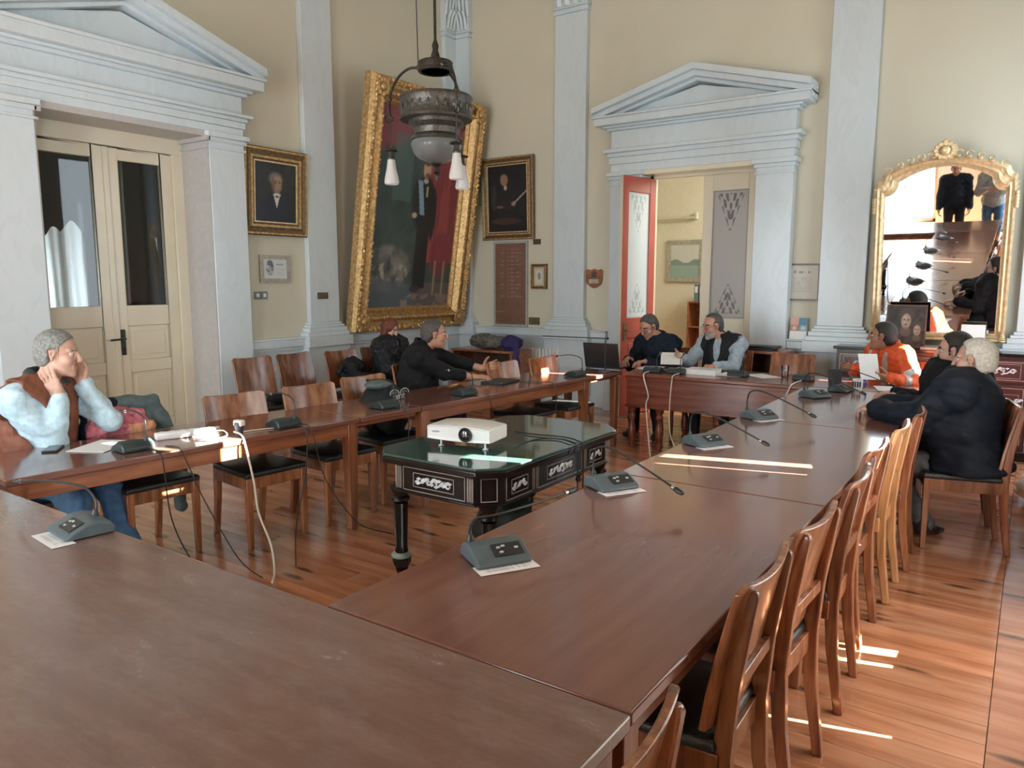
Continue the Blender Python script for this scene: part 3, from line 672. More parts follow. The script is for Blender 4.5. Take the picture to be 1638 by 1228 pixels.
# ---------------------------------------------------------------- ornate centre table
ct = thing('inlaid_table', 'small black table with pearl inlay and a green glass top in the middle', 'table', (-2.43, 3.45, 0))
HX, HY, CH = 0.385, 0.66, 0.11
def octo(hx, hy, c): return [(-hx+c, -hy), (hx-c, -hy), (hx, -hy+c), (hx, hy-c), (hx-c, hy), (-hx+c, hy), (-hx, hy-c), (-hx, -hy+c)]
m = MB(); m.prism(octo(HX+0.03, HY+0.03, CH), 0.700, 0.737); obj('tabletop', m, M_ebony, ct, 0.008, seg=3)
m = MB(); m.prism(octo(HX+0.025, HY+0.025, CH), 0.737, 0.75); obj('glass_top', m, M_greenglass, ct, 0.003)
m = MB(); m.prism(octo(HX-0.02, HY-0.02, CH), 0.545, 0.700); m.prism(octo(HX-0.012, HY-0.012, CH), 0.545, 0.556); obj('apron', m, M_ebony, ct, 0.003)
def lineframe(mb, w, h, t, F):
    """rectangular line inlay, drawn on a face given by F(u, z, depth)"""
    for a, b, c, d in ((-w, w, h-t, h), (-w, w, -h, -h+t), (-w, -w+t, -h, h), (w-t, w, -h, h)):
        mb.add([F(a, c, 0), F(b, c, 0), F(b, d, 0), F(a, d, 0), F(a, c, .003), F(b, c, .003), F(b, d, .003), F(a, d, .003)], [(0,3,2,1),(4,5,6,7),(0,1,5,4),(1,2,6,5),(2,3,7,6),(3,0,4,7)])
def scrolls(mb, w, h, F, n=7, r=0.006, seed=1):
    """leafy scroll inlay: small curls along a stem"""
    rr = np.random.RandomState(seed)
    for i in range(n):
        c = -w+2*w*(i+0.5)/n; s = 1 if i % 2 else -1; pts = []
        for k in range(12):
            a = k/11*4.6; q = (h*0.62)*(1-0.07*k); pts.append(F(c+q*math.cos(a)*0.9, s*q*math.sin(a)*0.85, 0.002))
        mb.tube(pts, r, 4)
        for k in range(3):
            u, z = c+rr.uniform(-.5, .5)*w/n*1.6, rr.uniform(-.6, .6)*h
            mb.add([F(u-0.018, z, .003), F(u, z-0.009, .004), F(u+0.018, z+0.004, .003), F(u, z+0.010, .004)], [(0,1,2,3)])
li = MB(); pe = MB()
def face(nx, ny, cx, cy):       # outward normal and centre -> placement function
    ux, uy = -ny, nx
    return lambda u, z, d: (cx+ux*u+nx*d, cy+uy*u+ny*d, 0.625+z)
hx, hy = HX-0.02, HY-0.02
for s in (-1, 1):
    F = face(0, s, 0, s*hy); lineframe(li, 0.205, 0.062, 0.004, F); lineframe(li, 0.135, 0.038, 0.0035, F); scrolls(pe, 0.11, 0.032, F, 7)
    for e in (-1, 1):
        for q in (0.222, 0.236, 0.25):
            G = (lambda F, e, q: (lambda u, z, d: F(u+e*q, z, d)))(F, e, q); lineframe(li, 0.0045, 0.06, 0.003, G)
    for cy, w in ((-0.40, 0.12), (0, 0.23), (0.40, 0.12)):
        F = face(s, 0, s*hx, cy); lineframe(li, w, 0.062, 0.004, F); lineframe(li, w*0.62, 0.038, 0.0035, F); scrolls(pe, w*0.5, 0.032, F, 3 if w < .2 else 7)
    for t in (-1, 1):
        for cy in (-0.255, 0.255):
            F = face(s, 0, s*hx, cy+t*0.012); lineframe(li, 0.005, 0.06, 0.003, F)
        n = Vector((s, t, 0)).normalized(); F = face(n.x, n.y, s*(hx-CH/2), t*(hy-CH/2)); lineframe(li, 0.042, 0.06, 0.0045, F)
obj('line_inlay', li, M_line, ct, smooth=False); obj('pearl_inlay', pe, M_inlay, ct)['kind'] = 'stuff'
for x in (-1, 1):
    for y in (-1, 1):
        g = MB(); c = (x*(hx-0.07), y*(hy-0.07), 0)
        g.lathe([(0.018, 0), (0.032, 0.02), (0.022, 0.05), (0.030, 0.075), (0.034, 0.09)], c, 20)
        g.lathe([(0.034, 0.095), (0.05, 0.125), (0.052, 0.15), (0.035, 0.165)], c, 20, flute=0.12)
        g.lathe([(0.03, 0.17), (0.037, 0.19), (0.033, 0.22), (0.040, 0.42), (0.042, 0.46)], c, 24, flute=0.14)
        g.lathe([(0.034, 0.465), (0.05, 0.475), (0.05, 0.49), (0.038, 0.50), (0.05, 0.53), (0.055, 0.55)], c, 20)
        L = obj('leg', g, M_ebony, ct)
        k = MB(); k.lathe([(0.035, 0.150), (0.054, 0.158), (0.056, 0.170), (0.040, 0.182)], c, 20); obj('leg_collar', k, plain('greenish silvered collar', (0.36, 0.46, 0.42), 0.3, 0.5) if 'greenish silvered collar' not in MATS else MATS['greenish silvered collar'], L)
dr = MB()
for y in (-0.40, 0.40): dr.lathe([(0.008, -0.03), (0.016, -0.02), (0.012, 0), (0.024, 0.015), (0.02, 0.03)], (hx-0.03, y*0.62, 0.515), 12)
obj('drop_finial', dr, M_ebony, ct)
st = MB(); st.box((-0.03, -hy+0.09, 0.13), (0.03, hy-0.09, 0.16)); 

# projector
pj = thing('projector', 'white projector with a black round lens on the green glass table', 'projector', (-2.50, 3.18, 0.752), math.radians(10))
pj.scale = (0.88, 0.88, 0.92)
m = MB(); rs = []
for y, zt in ((-0.125, 0.0), (0.125, 0.0)):
    pass
prof = []
def pl(y, e):
    pts = []
    for i in range(15):
        u = -1+2*i/14; pts.append((0.215*u, y-0.012*(1-u*u)*(1 if y < 0 else -1), 0.135-e-0.014*u*u))
    for i in range(15):
        u = 1-2*i/14; pts.append((0.215*u, y, 0.034+e+0.006*u*u))
    return pts
m.rings([pl(-0.118, 0.012), pl(-0.128, 0.004), pl(-0.10, 0), pl(0.11, 0), pl(0.125, 0.008)]); obj('body', m, M_white, pj, 0.010, seg=3)
g = MB(); Mx = Matrix.Translation((0.055, -0.128, 0.083)) @ Matrix.Rotation(PI/2, 4, 'X')
g.lathe([(0.040, -0.01), (0.043, 0.006), (0.040, 0.016), (0.034, 0.012), (0.032, 0.002)], (0,0,0), 28, M=Mx); L = obj('lens_ring', g, M_black, pj)
g = MB(); g.ball((0.055, -0.132, 0.083), (0.033, 0.012, 0.033), 20); obj('lens', g, plain('lens glass', (0.02, 0.022, 0.025), 0.04, coat=1.0), L)
for x, y in ((-0.13, -0.10), (0.17, -0.09), (0.0, 0.10)):
    g = MB(); g.lathe([(0.018, 0), (0.018, 0.004), (0.006, 0.007), (0.006, 0.042)], (x, y, 0), 14); obj('foot', g, M_white, pj)
g = MB()
for i in range(9): g.box((-0.19+i*0.012, 0.124, 0.06), (-0.184+i*0.012, 0.131, 0.11))
obj('vent', g, M_black, pj)
g = MB(); g.box((-0.175, -0.1335, 0.085), (-0.135, -0.130, 0.093)); obj('badge', g, plain('grey badge', (0.3, 0.32, 0.33), 0.4), pj)
# ---------------------------------------------------------------- microphones
def mic(label, loc, rz, neck, light=False, group='table microphones', card=None):
    """desk unit: local -X is the talker's side; neck is a list of local points from the unit to the capsule"""
    t = thing('microphone', label, 'microphone', loc, rz, group); t.scale = (1.1, 1.1, 1.0) if light else (1, 1, 1); mp = M_micgrey if light else M_mic
    m = MB(); w = 0.085
    pf = [(-0.075, 0.004), (0.075, 0.004), (0.078, 0.022), (0.062, 0.044), (0.030, 0.055), (-0.005, 0.053), (-0.062, 0.026), (-0.078, 0.014)]
    rs = []
    for y, s in ((-w, 0.90), (-w*0.93, 1.0), (w*0.93, 1.0), (w, 0.90)): rs.append([(x*s, y, 0.002+(z-0.002)*s) for x, z in pf])
    m.rings(rs); obj('unit', m, mp, t, 0.003)
    Mt = Matrix.Translation((-0.034, 0, 0.0405)) @ Matrix.Rotation(math.atan2(-0.027, 0.057)*1.0, 4, 'Y')
    k = MB(); k.cbox((0, -0.022, 0.001), (0.052, 0.092, 0.004), Mt); P = obj('panel', k, M_black, t, 0.001)
    k = MB()
    for x, y in ((-0.012, 0.0), (0.008, 0.004), (0.012, -0.012), (0.0, -0.05)): k.cbox((x, y, 0.004), (0.007, 0.011, 0.003), Mt)
    obj('button', k, plain('pale button', (0.5, 0.52, 0.52), 0.5) if 'pale button' not in MATS else MATS['pale button'], P)
    pts = spline([Vector(p) for p in neck], 8)
    g = MB(); g.lathe([(0.012, 0), (0.012, 0.008), (0.008, 0.02), (0.006, 0.028)], neck[0], 12); g.tube(pts, 0.0042, 8); N_ = obj('gooseneck', g, M_black, t)
    d = (pts[-1]-pts[-2]).normalized(); e = pts[-1]
    g = MB(); g.tube([e, e+d*0.004, e+d*0.03, e+d*0.04], [0.006, 0.0105, 0.0105, 0.006], 12); obj('capsule', g, M_black, N_)
    g = MB(); g.tube([e-d*0.012, e], 0.0075, 12); obj('ring', g, M_chrome, N_)
    return t
# right arm: units along the inner edge, necks bending over towards the talkers (+X)
RZ = PI-0.55      # talker side points +X
arch = [(0.045, 0.055, 0.045), (0.045, 0.055, 0.12), (0.02, 0.055, 0.175), (-0.06, 0.045, 0.19), (-0.2, 0.01, 0.15), (-0.36, -0.03, 0.09)]
mic('grey desk microphone nearest on the right table, neck bent low over the white card', (-1.37, 1.885, 0.75), RZ, [(0.05, 0.06, 0.045), (0.053, 0.062, 0.09), (0.045, 0.045, 0.125), (0.03, -0.02, 0.135), (0.06, -0.16, 0.145), (0.10, -0.29, 0.155)], True)
mic('grey desk microphone second along the right table, long neck reaching right', (-1.455, 2.86, 0.75), RZ+0.03, arch, True)
mic('grey desk microphone third along the right table, beside the sun stripe', (-1.43, 3.92, 0.75), RZ+0.03, arch, True)
mic('grey desk microphone fourth along the right table, before the white-haired man', (-1.42, 4.89, 0.75), RZ, arch, True)
mic('grey desk microphone fifth along the right table, beyond the white-haired man\'s hands', (-1.34, 6.05, 0.75), RZ, arch, True)
mic('dark desk microphone near the blue-handled mug at the far end of the right table', (-1.24, 6.48, 0.75), RZ+0.4, arch)
mic('desk microphone at the left end of the worn near table, white card in front', (-2.74, 1.25, 0.75), PI/2-0.12, [(0.045, 0.0, 0.045), (0.05, 0.0, 0.10), (0.03, 0.03, 0.15), (-0.02, 0.12, 0.165), (-0.05, 0.26, 0.15), (-0.06, 0.40, 0.12)], True)
# left arm: backs of the units towards us, talkers on the far side
LZ = LR
up = [(0.045, 0.05, 0.045), (0.045, 0.052, 0.12), (0.02, 0.055, 0.17), (-0.10, 0.06, 0.19), (-0.24, 0.07, 0.17)]
for s, off, lab in ((2.05, 0.19, 'dark desk microphone before the man in the orange vest'), (2.93, 0.13, 'dark desk microphone before the pale oak chair, past the power strip'),
                    (3.78, 0.17, 'dark desk microphone before the backpack on the left table'), (4.58, 0.15, 'dark desk microphone before the man in the black sweater'), (6.10, 0.14, 'dark desk microphone catching sun at the far end of the left table')):
    p = lpt(off, s, 0.75); mic(lab, p, LZ, up)
for x, y, lab in ((-3.03, 6.83, 'dark desk microphone on the desk before the man in the navy sweater'), (-2.80, 6.86, 'dark desk microphone on the desk between the two men'), (-2.24, 6.98, 'dark desk microphone right of the white book on the desk'), (-1.66, 7.02, 'dark desk microphone at the right end of the desk')):
    mic(lab, (x, y, 0.75), -PI/2, [(0.045, 0.05, 0.045), (0.045, 0.05, 0.10), (0.03, 0.05, 0.16), (-0.05, 0.04, 0.18)])
# white name cards before the microphones of the right arm
def cardfn(U, V):
    C = np.ones(U.shape+(3,))*0.86
    for v in (0.35, 0.62): C = mixc(C, (0.35, 0.36, 0.38), ((np.abs(V-v) < 0.09) & (U > 0.12) & (U < 0.88) & (noise2(U, V*0, 26, 3, 1) > -0.12))*0.55)
    return C
for k, (x, y, rz, lab) in enumerate(((-1.37, 1.885, PI/2, 'white name card under the nearest microphone of the right table'), (-1.455, 2.86, PI/2, 'white name card under the second microphone of the right table'),
        (-1.43, 3.92, PI/2, 'white name card under the third microphone of the right table'), (-1.42, 4.89, PI/2, 'white name card under the fourth microphone of the right table'), (-2.735, 1.115, -0.1, 'white name card under the microphone of the worn near table'))):
    me = sheet(0.20, 0.075, 60, 16, cardfn); me.materials.append(M_print)
    o = obj('name_card', me, None, None, loc=(x+(0.108 if k < 4 else 0), y-(0.066 if k < 4 else 0), 0.7525), rot=(-PI/2, 0, rz-(0.55 if k < 4 else 0))); tag(o, lab, 'card', 'name cards'); sd = o.modifiers.new('thick', 'SOLIDIFY'); sd.thickness = 0.0012; sd.offset = 0

# ---------------------------------------------------------------- cords
def cord(label, pts, r=0.0035, mat=None, name='cord'):
    g = MB(); g.tube(spline([Vector(p) for p in pts], 8), r, 6); return tag(obj(name, g, mat or M_cordb), label, 'cord')
e = lambda off, s, z: tuple(lpt(off, s, z))
cord('thick white cord hanging from the dark plug over the left table edge', [e(0.10, 2.58, 0.775), e(0.02, 2.58, 0.765), e(-0.035, 2.57, 0.70), e(-0.05, 2.60, 0.5), e(-0.02, 2.64, 0.3), e(-0.10, 2.66, 0.12), e(-0.22, 2.60, 0.008), e(-0.35, 2.5, 0.008)], 0.006, M_cordw)
cord('black cord hanging from the microphone before the orange vest, left strand', [e(0.12, 2.09, 0.757), e(0.02, 2.10, 0.757), e(-0.03, 2.10, 0.70), e(-0.04, 2.12, 0.4), e(-0.08, 2.2, 0.15), e(-0.16, 2.3, 0.008)])
cord('black cord hanging from the microphone before the orange vest, right strand', [e(0.12, 2.19, 0.757), e(0.02, 2.21, 0.757), e(-0.03, 2.22, 0.70), e(-0.06, 2.30, 0.45), e(-0.16, 2.42, 0.12), e(-0.26, 2.5, 0.008)])
cord('black cord from the second left microphone curving down to the left', [e(0.1, 2.96, 0.757), e(0.0, 2.98, 0.757), e(-0.035, 2.98, 0.68), e(-0.03, 2.96, 0.45), e(-0.08, 2.85, 0.18), e(-0.25, 2.72, 0.008)])
cord('black cord from the second left microphone swinging down to the right', [e(0.1, 3.0, 0.757), e(0.0, 3.02, 0.757), e(-0.035, 3.03, 0.68), e(-0.05, 3.10, 0.4), e(-0.12, 3.28, 0.10), e(-0.22, 3.45, 0.006), e(-0.3, 3.5, 0.006)])
cord('black cord looping from the third left microphone', [e(0.1, 3.80, 0.757), e(0.0, 3.82, 0.757), e(-0.03, 3.82, 0.68), e(-0.02, 3.82, 0.45), e(0.05, 3.84, 0.2), e(0.08, 3.9, 0.006)])
cord('black cord looping from the fourth left microphone', [e(0.1, 4.64, 0.757), e(0.0, 4.68, 0.757), e(-0.03, 4.70, 0.66), e(-0.03, 4.78, 0.4), e(0.0, 4.9, 0.1), e(0.02, 4.95, 0.006)])
cord('black cord over the table edge past the laptop on the left table', [e(0.28, 5.45, 0.757), e(0.1, 5.52, 0.757), e(0.0, 5.55, 0.757), e(-0.03, 5.56, 0.66), e(-0.02, 5.6, 0.3), e(0.0, 5.65, 0.006)])
cord('white cord dropping down the front of the mahogany desk, left one', [(-3.05, 6.80, 0.76), (-3.04, 6.63, 0.757), (-3.02, 6.59, 0.70), (-2.97, 6.58, 0.55), (-2.99, 6.58, 0.45), (-2.92, 6.50, 0.15), (-2.80, 6.3, 0.008), (-2.7, 6.2, 0.008)], 0.006, M_cordw)
cord('pale cord dropping down the middle of the mahogany desk', [(-2.75, 6.84, 0.757), (-2.74, 6.63, 0.757), (-2.74, 6.59, 0.70), (-2.75, 6.58, 0.45), (-2.72, 6.55, 0.2), (-2.6, 6.5, 0.008)], 0.005, M_cordw)
cord('short white cord at the right end of the desk', [(-1.66, 6.95, 0.757), (-1.66, 6.64, 0.757), (-1.68, 6.595, 0.70), (-1.72, 6.585, 0.6), (-1.74, 6.58, 0.5)], 0.006, M_cordw)
cord('pale cord lying along the left table from the power strip', [e(0.15, 2.62, 0.756), e(0.14, 2.75, 0.755), e(0.10, 2.88, 0.755)], 0.004, M_cordw)
for k, (dx_, lab) in enumerate(((0.0, 'black cable from the projector over the glass table edge, left one'), (0.06, 'black cable from the projector over the glass table edge, right one'))):
    cord(lab, [(-2.35, 3.42, 0.80), (-2.30, 3.50+dx_, 0.765), (-2.16, 3.56+dx_, 0.757), (-2.04, 3.52+dx_, 0.757), (-1.99, 3.50+dx_, 0.72), (-1.975, 3.48+dx_, 0.45), (-1.97, 3.47+dx_, 0.10), (-1.92, 3.45+dx_, 0.008)], 0.004)
# ---------------------------------------------------------------- things on the tables
ps = thing('power_strip', 'white power strip lying on the left table by the orange vest', 'power strip', lpt(0.30, 2.38, 0.75), LR+PI/2-0.25)
obj('body', MB().box((-0.15, -0.03, 0), (0.15, 0.03, 0.04)), M_white, ps, 0.010, seg=3)
for i in range(5):
    g = MB(); g.lathe([(0.021, 0.0405), (0.021, 0.042), (0.017, 0.042), (0.016, 0.038)], (-0.11+i*0.055, 0, 0), 14); obj('socket', g, M_white, ps)
for k, (dx_, dy_) in enumerate(((0.0, 0.0), (0.055, 0.01))):
    p = lpt(0.22-0.01*k, 2.44+dx_, 0.752); t = thing('plug', ('white plug adaptor on the power strip side, nearer one', 'white plug adaptor beside the dark plug')[k], 'plug', p, 0.3)
    obj('body', MB().box((-0.03, -0.025, 0), (0.03, 0.025, 0.05)), M_white, t, 0.012, seg=3); g = MB(); g.tube(spline([Vector(q) for q in ((0.03, 0, 0.03), (0.08, 0.02, 0.03), (0.13, -0.02, 0.012), (0.10, -0.06, 0.004), (0.02, -0.07, 0.004))], 6), 0.004, 6); obj('lead', g, M_cordw, t)
cb = MB(); rr = np.random.RandomState(4)
for i in range(4): cb.tube(spline([Vector(lpt(0.20+0.045*math.sin(a*1.0+i)*(1-.1*i), 2.47+0.085*math.cos(a+i*0.8), 0.757+0.012*i)) for a in np.linspace(0, 6.2, 10)], 4), 0.0045, 6)
tag(obj('cord', cb, M_cordw), 'tangle of white leads bunched beside the power strip', 'cord')
pg = thing('plug', 'dark blue-grey plug standing at the table edge with the white cord', 'plug', lpt(0.075, 2.60, 0.75), 0.2)
g = MB(); g.lathe([(0.018, 0.0), (0.020, 0.02), (0.026, 0.045), (0.028, 0.075), (0.024, 0.082)], (0, 0, 0), 14); obj('body', g, plain('dark slate plastic', (0.03, 0.05, 0.075), 0.4), pg)
g = MB(); g.box((-0.03, -0.02, 0.06), (0.03, 0.02, 0.095)); obj('cap', g, M_white, pg, 0.008)
def papersheet(label, loc, rz, w=0.21, h=0.297, n=1, tilt=0.0, name='paper'):
    m = MB()
    for i in range(n): m.cbox((RS.uniform(-.006, .006)*i, RS.uniform(-.006, .006)*i, 0.0015+0.0014*i), (w, h, 0.001), Matrix.Rotation(RS.uniform(-.05, .05)*i, 4, 'Z'))
    return tag(obj(name, m, M_paper, None, loc=loc, rot=(tilt, 0, rz), smooth=False), label, 'paper')
papersheet('white paper sheet on the left table under the orange vest man\'s elbows', lpt(0.40, 1.98, 0.751), 0.5, n=2)
papersheet('white sheets before the man in the navy sweater', (-3.18, 7.12, 0.751), 0.2, n=4)
papersheet('white sheets between the two men at the desk', (-2.90, 7.16, 0.751), -0.2, n=3)
papersheet('white sheet right of the white book on the desk', (-2.32, 7.05, 0.751), 0.1, n=3)
papersheet('white paper at the right end of the desk', (-2.05, 7.10, 0.751), 0.9, n=2)
papersheet('white sheet flat on the right table before the hi-vis man', (-0.93, 6.85, 0.751), 0.3, n=2)
ph = thing('phone', 'black phone lying beside the orange vest man\'s elbow', 'phone', lpt(0.52, 1.78, 0.751), 0.9)
obj('body', MB().box((-0.037, -0.075, 0), (0.037, 0.075, 0.009)), M_black, ph, 0.004); obj('screen', MB().box((-0.034, -0.07, 0.009), (0.034, 0.07, 0.0098)), plain('dark screen', (0.01, 0.01, 0.012), 0.06), ph)
bk = thing('book', 'thick white book lying on the desk', 'book', (-2.58, 6.98, 0.75), 0.05)
obj('pages', MB().box((-0.145, -0.10, 0.004), (0.145, 0.10, 0.045)), M_paper, bk); obj('cover', MB().box((-0.15, -0.105, 0), (0.15, 0.105, 0.004)).box((-0.15, -0.105, 0.045), (0.15, 0.105, 0.049)), M_white, bk, 0.001)
# open laptop whose black lid faces us, standing on the far board of the left arm
lt = thing('laptop', 'black laptop, back of its lid towards us, at the corner of the tables', 'laptop', (-3.58, 6.80, 0.75), 0.08)
obj('base', MB().box((-0.19, 0, 0), (0.19, 0.26, 0.018)), M_black, lt, 0.004)
obj('lid', MB().box((-0.19, -0.008, 0), (0.19, 0.004, 0.26), Matrix.Translation((0, -0.004, 0.016)) @ Matrix.Rotation(math.radians(15), 4, 'X')), M_black, lt, 0.004)
l2_ = thing('laptop', 'dark open laptop under the sweater man\'s hands', 'laptop', lpt(0.40, 5.32, 0.75), LR-PI/2+0.2+PI)
obj('base', MB().box((-0.16, -0.11, 0), (0.16, 0.11, 0.018)), M_black, l2_, 0.004); obj('keyboard', MB().box((-0.14, -0.03, 0.018), (0.14, 0.08, 0.020)), plain('dark grey keys', (0.05, 0.05, 0.055), 0.6), l2_)
# low mic stand with long boom at the table corner
ms = thing('microphone_stand', 'slim stand with a long thin boom on the table corner before the laptop', 'stand', (-3.46, 6.62, 0.75))
g = MB(); g.lathe([(0.06, 0), (0.06, 0.008), (0.02, 0.014), (0.008, 0.02)], (0,0,0), 18); obj('base', g, plain('blue grey metal', (0.09, 0.11, 0.16), 0.4, 0.3), ms)
g = MB(); g.tube([(0, 0, 0.01), (0, 0, 0.33)], 0.006, 8); obj('pole', g, M_black, ms)
g = MB(); g.tube([(0.02, 0.012, 0.325), (-0.55, -0.30, 0.345)], 0.005, 8); g.ball((0.02, 0.01, 0.325), 0.014, 8); obj('boom', g, M_black, ms)
# mug
mg = thing('mug', 'white mug with a blue handle on the far end of the right table', 'mug', (-1.14, 6.62, 0.75), 0.6)
m = MB(); m.lathe([(0.036, 0), (0.040, 0.006), (0.041, 0.095), (0.038, 0.095), (0.036, 0.01)], (0,0,0), 24); B_ = obj('cup', m, M_white, mg)
m = MB(); m.tube(spline([Vector(p) for p in ((0.038, 0, 0.08), (0.065, 0, 0.078), (0.072, 0, 0.05), (0.06, 0, 0.025), (0.038, 0, 0.02))], 6), 0.007, 8); obj('handle', m, plain('cobalt glaze', (0.05, 0.10, 0.42), 0.2), mg)
m = MB()
for a in np.linspace(3.6, 5.4, 5): m.box((0.0405, -0.006, 0.03), (0.0418, 0.006, 0.075), Matrix.Rotation(a-0.6, 4, 'Z'))
obj('print', m, M_black, mg)
fr_ = thing('picture_card', 'small dark standing card beside the mug on the far table end', 'card', (-1.33, 6.72, 0.75), 0.5, rot=(math.radians(-12), 0, 0.5))
obj('card', MB().box((-0.055, -0.003, 0), (0.055, 0.003, 0.15)), M_black, fr_, 0.001)
# spectacles lie on the backpack table? a pair of glasses before the backpack
# drinking glass on the desk
for x, y, lab in ((-1.86, 7.16, 'clear drinking glass on the desk near the empty chair'),):
    m = MB(); m.lathe([(0.028, 0), (0.030, 0.004), (0.034, 0.11), (0.0325, 0.11), (0.027, 0.008)], (0,0,0), 20); tag(obj('drinking_glass', m, M_pane, None, loc=(x, y, 0.75)), lab, 'glass')
# ---------------------------------------------------------------- framed pictures
def framerings(w, h, prof):
    """mitred frame around a w x h opening: profile of (outward offset, depth towards -Y)"""
    m = MB(); rs = []
    for o, d in prof:
        a, b = w/2+o, h/2+o; rs.append([(-a, -d, -b), (a, -d, -b), (a, -d, b), (-a, -d, b)])
    n = len(prof); m.rings(rs, cap0=False, cap1=False); return m
def picture(name, label, cat, w, h, fw, prof, fmat, fn, loc, rz, tilt=0.0, nx=60, ny=80, mat=None, glaze=False, back=0.015):
    """local: X across, Z up from the bottom edge, faces -Y; w,h outer size; fw frame width"""
    t = thing(name, label, cat, loc, rot=Euler((tilt, 0, rz), 'XYZ'))
    iw, ih = w-2*fw, h-2*fw
    f = framerings(iw, ih, [(fw*o, d) for o, d in prof]); F = obj('frame', f, fmat, t, 0, loc=(0, 0, h/2), smooth=False)
    if prof is P_BOX:
        for a, b, d in ((0.40, 0.24, 0.039), (0.10, 0.0, 0.026), (0.92, 0.80, 0.044)): obj('gilt_slip', framerings(iw, ih, [(fw*a, d-0.006), (fw*a, d), (fw*b, d), (fw*b, d-0.012)]), M_goldpale if a < 0.3 else M_gold, t, 0, loc=(0, 0, h/2), smooth=False)
    obj('backing', MB().box((-w/2+0.01, -0.006, 0.01), (w/2-0.01, 0.004, h-0.01)), M_brown, t)
    me = sheet(iw+0.006, ih+0.006, nx, ny, fn); me.materials.append(mat or M_paint); obj('canvas', me, None, t, loc=(0, -back, fw-0.003))
    if glaze: obj('pane', MB().box((-iw/2, -back-0.004, fw), (iw/2, -back-0.002, h-fw)), M_pane, t)
    return t
P_BOX = [(1.0, 0), (1.0, 0.03), (0.85, 0.042), (0.55, 0.030), (0.35, 0.036), (0.12, 0.022), (0, 0.016), (0, 0.008)]
P_FLAT = [(1.0, 0), (1.0, 0.022), (0.0, 0.022), (0, 0.008)]
def portrait_a(U, V):      # grey-haired man, dark coat, white shirt front
    C = np.ones(U.shape+(3,))*np.array((0.022, 0.022, 0.022)); C += (noise2(U, V, 5, 1)*0.012)[..., None]
    C = mixc(C, (0.014, 0.016, 0.028), ell(U, V, .5, .10, .46, .38, .3)); C = mixc(C, (0.014, 0.016, 0.028), ell(U, V, .52, .42, .12, .12, .4))
    C = mixc(C, (0.16, 0.15, 0.13), ell(U, V, .50, .735, .155, .105, .3)); C = mixc(C, (0.31, 0.185, 0.11), ell(U, V, .53, .645, .115, .150, .25)); C = mixc(C, (0.36, 0.24, 0.16), ell(U, V, .55, .72, .085, .055, .5)*.8)
    C = mixc(C, (0.13, 0.07, 0.045), ell(U, V, .445, .62, .035, .12, .5)*.8)
    for cx in (.505, .59): C = mixc(C, (0.06, 0.035, 0.025), ell(U, V, cx, .675, .026, .014, .5)); C = mixc(C, (0.10, .08, .065), ell(U, V, cx, .705, .034, .008, .5)*.8)
    C = mixc(C, (0.38, 0.24, 0.16), ell(U, V, .56, .635, .016, .04, .6)*.7); C = mixc(C, (0.24, 0.215, 0.18), ell(U, V, .555, .575, .075, .022, .4)); C = mixc(C, (0.15, .09, .06), ell(U, V, .555, .545, .035, .008, .5))
    C = mixc(C, (0.60, 0.57, 0.51), ell(U, V, .53, .465, .085, .03, .3)); C = mixc(C, (0.62, 0.60, 0.54), (np.abs(U-.525) < .075*(V-.24)/.22)*(V > .24)*(V < .46)*1.0); return mixc(C, (0.015, .015, .02), ell(U, V, .53, .435, .045, .018, .4))
def portrait_b(U, V):      # seated man holding a rolled paper
    C = np.ones(U.shape+(3,))*np.array((0.012, 0.011, 0.012)); C += (noise2(U, V, 6, 2)*0.006)[..., None]
    C = mixc(C, (0.05, 0.045, 0.045), ell(U, V, .15, .52, .07, .20)*.7); C = mixc(C, (0.014, 0.013, 0.014), ell(U, V, .45, .42, .26, .25)); C = mixc(C, (0.28, 0.16, 0.09), ell(U, V, .42, .78, .095, .085)); C = mixc(C, (0.20, .19, .18), ell(U, V, .36, .80, .03, .06)*.7)
    C = mixc(C, (0.45, 0.40, 0.36), ell(U, V, .45, .665, .04, .035)); C = mixc(C, (0.25, 0.15, 0.09), ell(U, V, .65, .42, .06, .035)); C = mixc(C, (0.20, 0.12, .08), ell(U, V, .30, .38, .09, .02)*.7)
    d = np.abs((V-.42)-(U-.65)*.55)/1.15; C = mixc(C, (0.34, 0.30, 0.26), ((d < .012) & (U > .64) & (U < .97))*1.0); return mixc(C, (0.09, 0.05, 0.035), (ell(U, V, .45, .16, .4, .05)*.5))
picture('painting', 'portrait of a grey-haired man in a dark coat, gilt frame, left of the big painting', 'painting', 0.84, 0.92, 0.15, P_BOX, M_golddk, portrait_a, (XA+0.03, 5.42, 2.13), PI/2, math.radians(3))
picture('painting', 'portrait of a seated man holding a paper, dark gilt frame on the back wall', 'painting', 0.86, 1.10, 0.11, P_BOX, M_golddk, portrait_b, (-6.02, YB-0.01, 2.20), 0, math.radians(2))
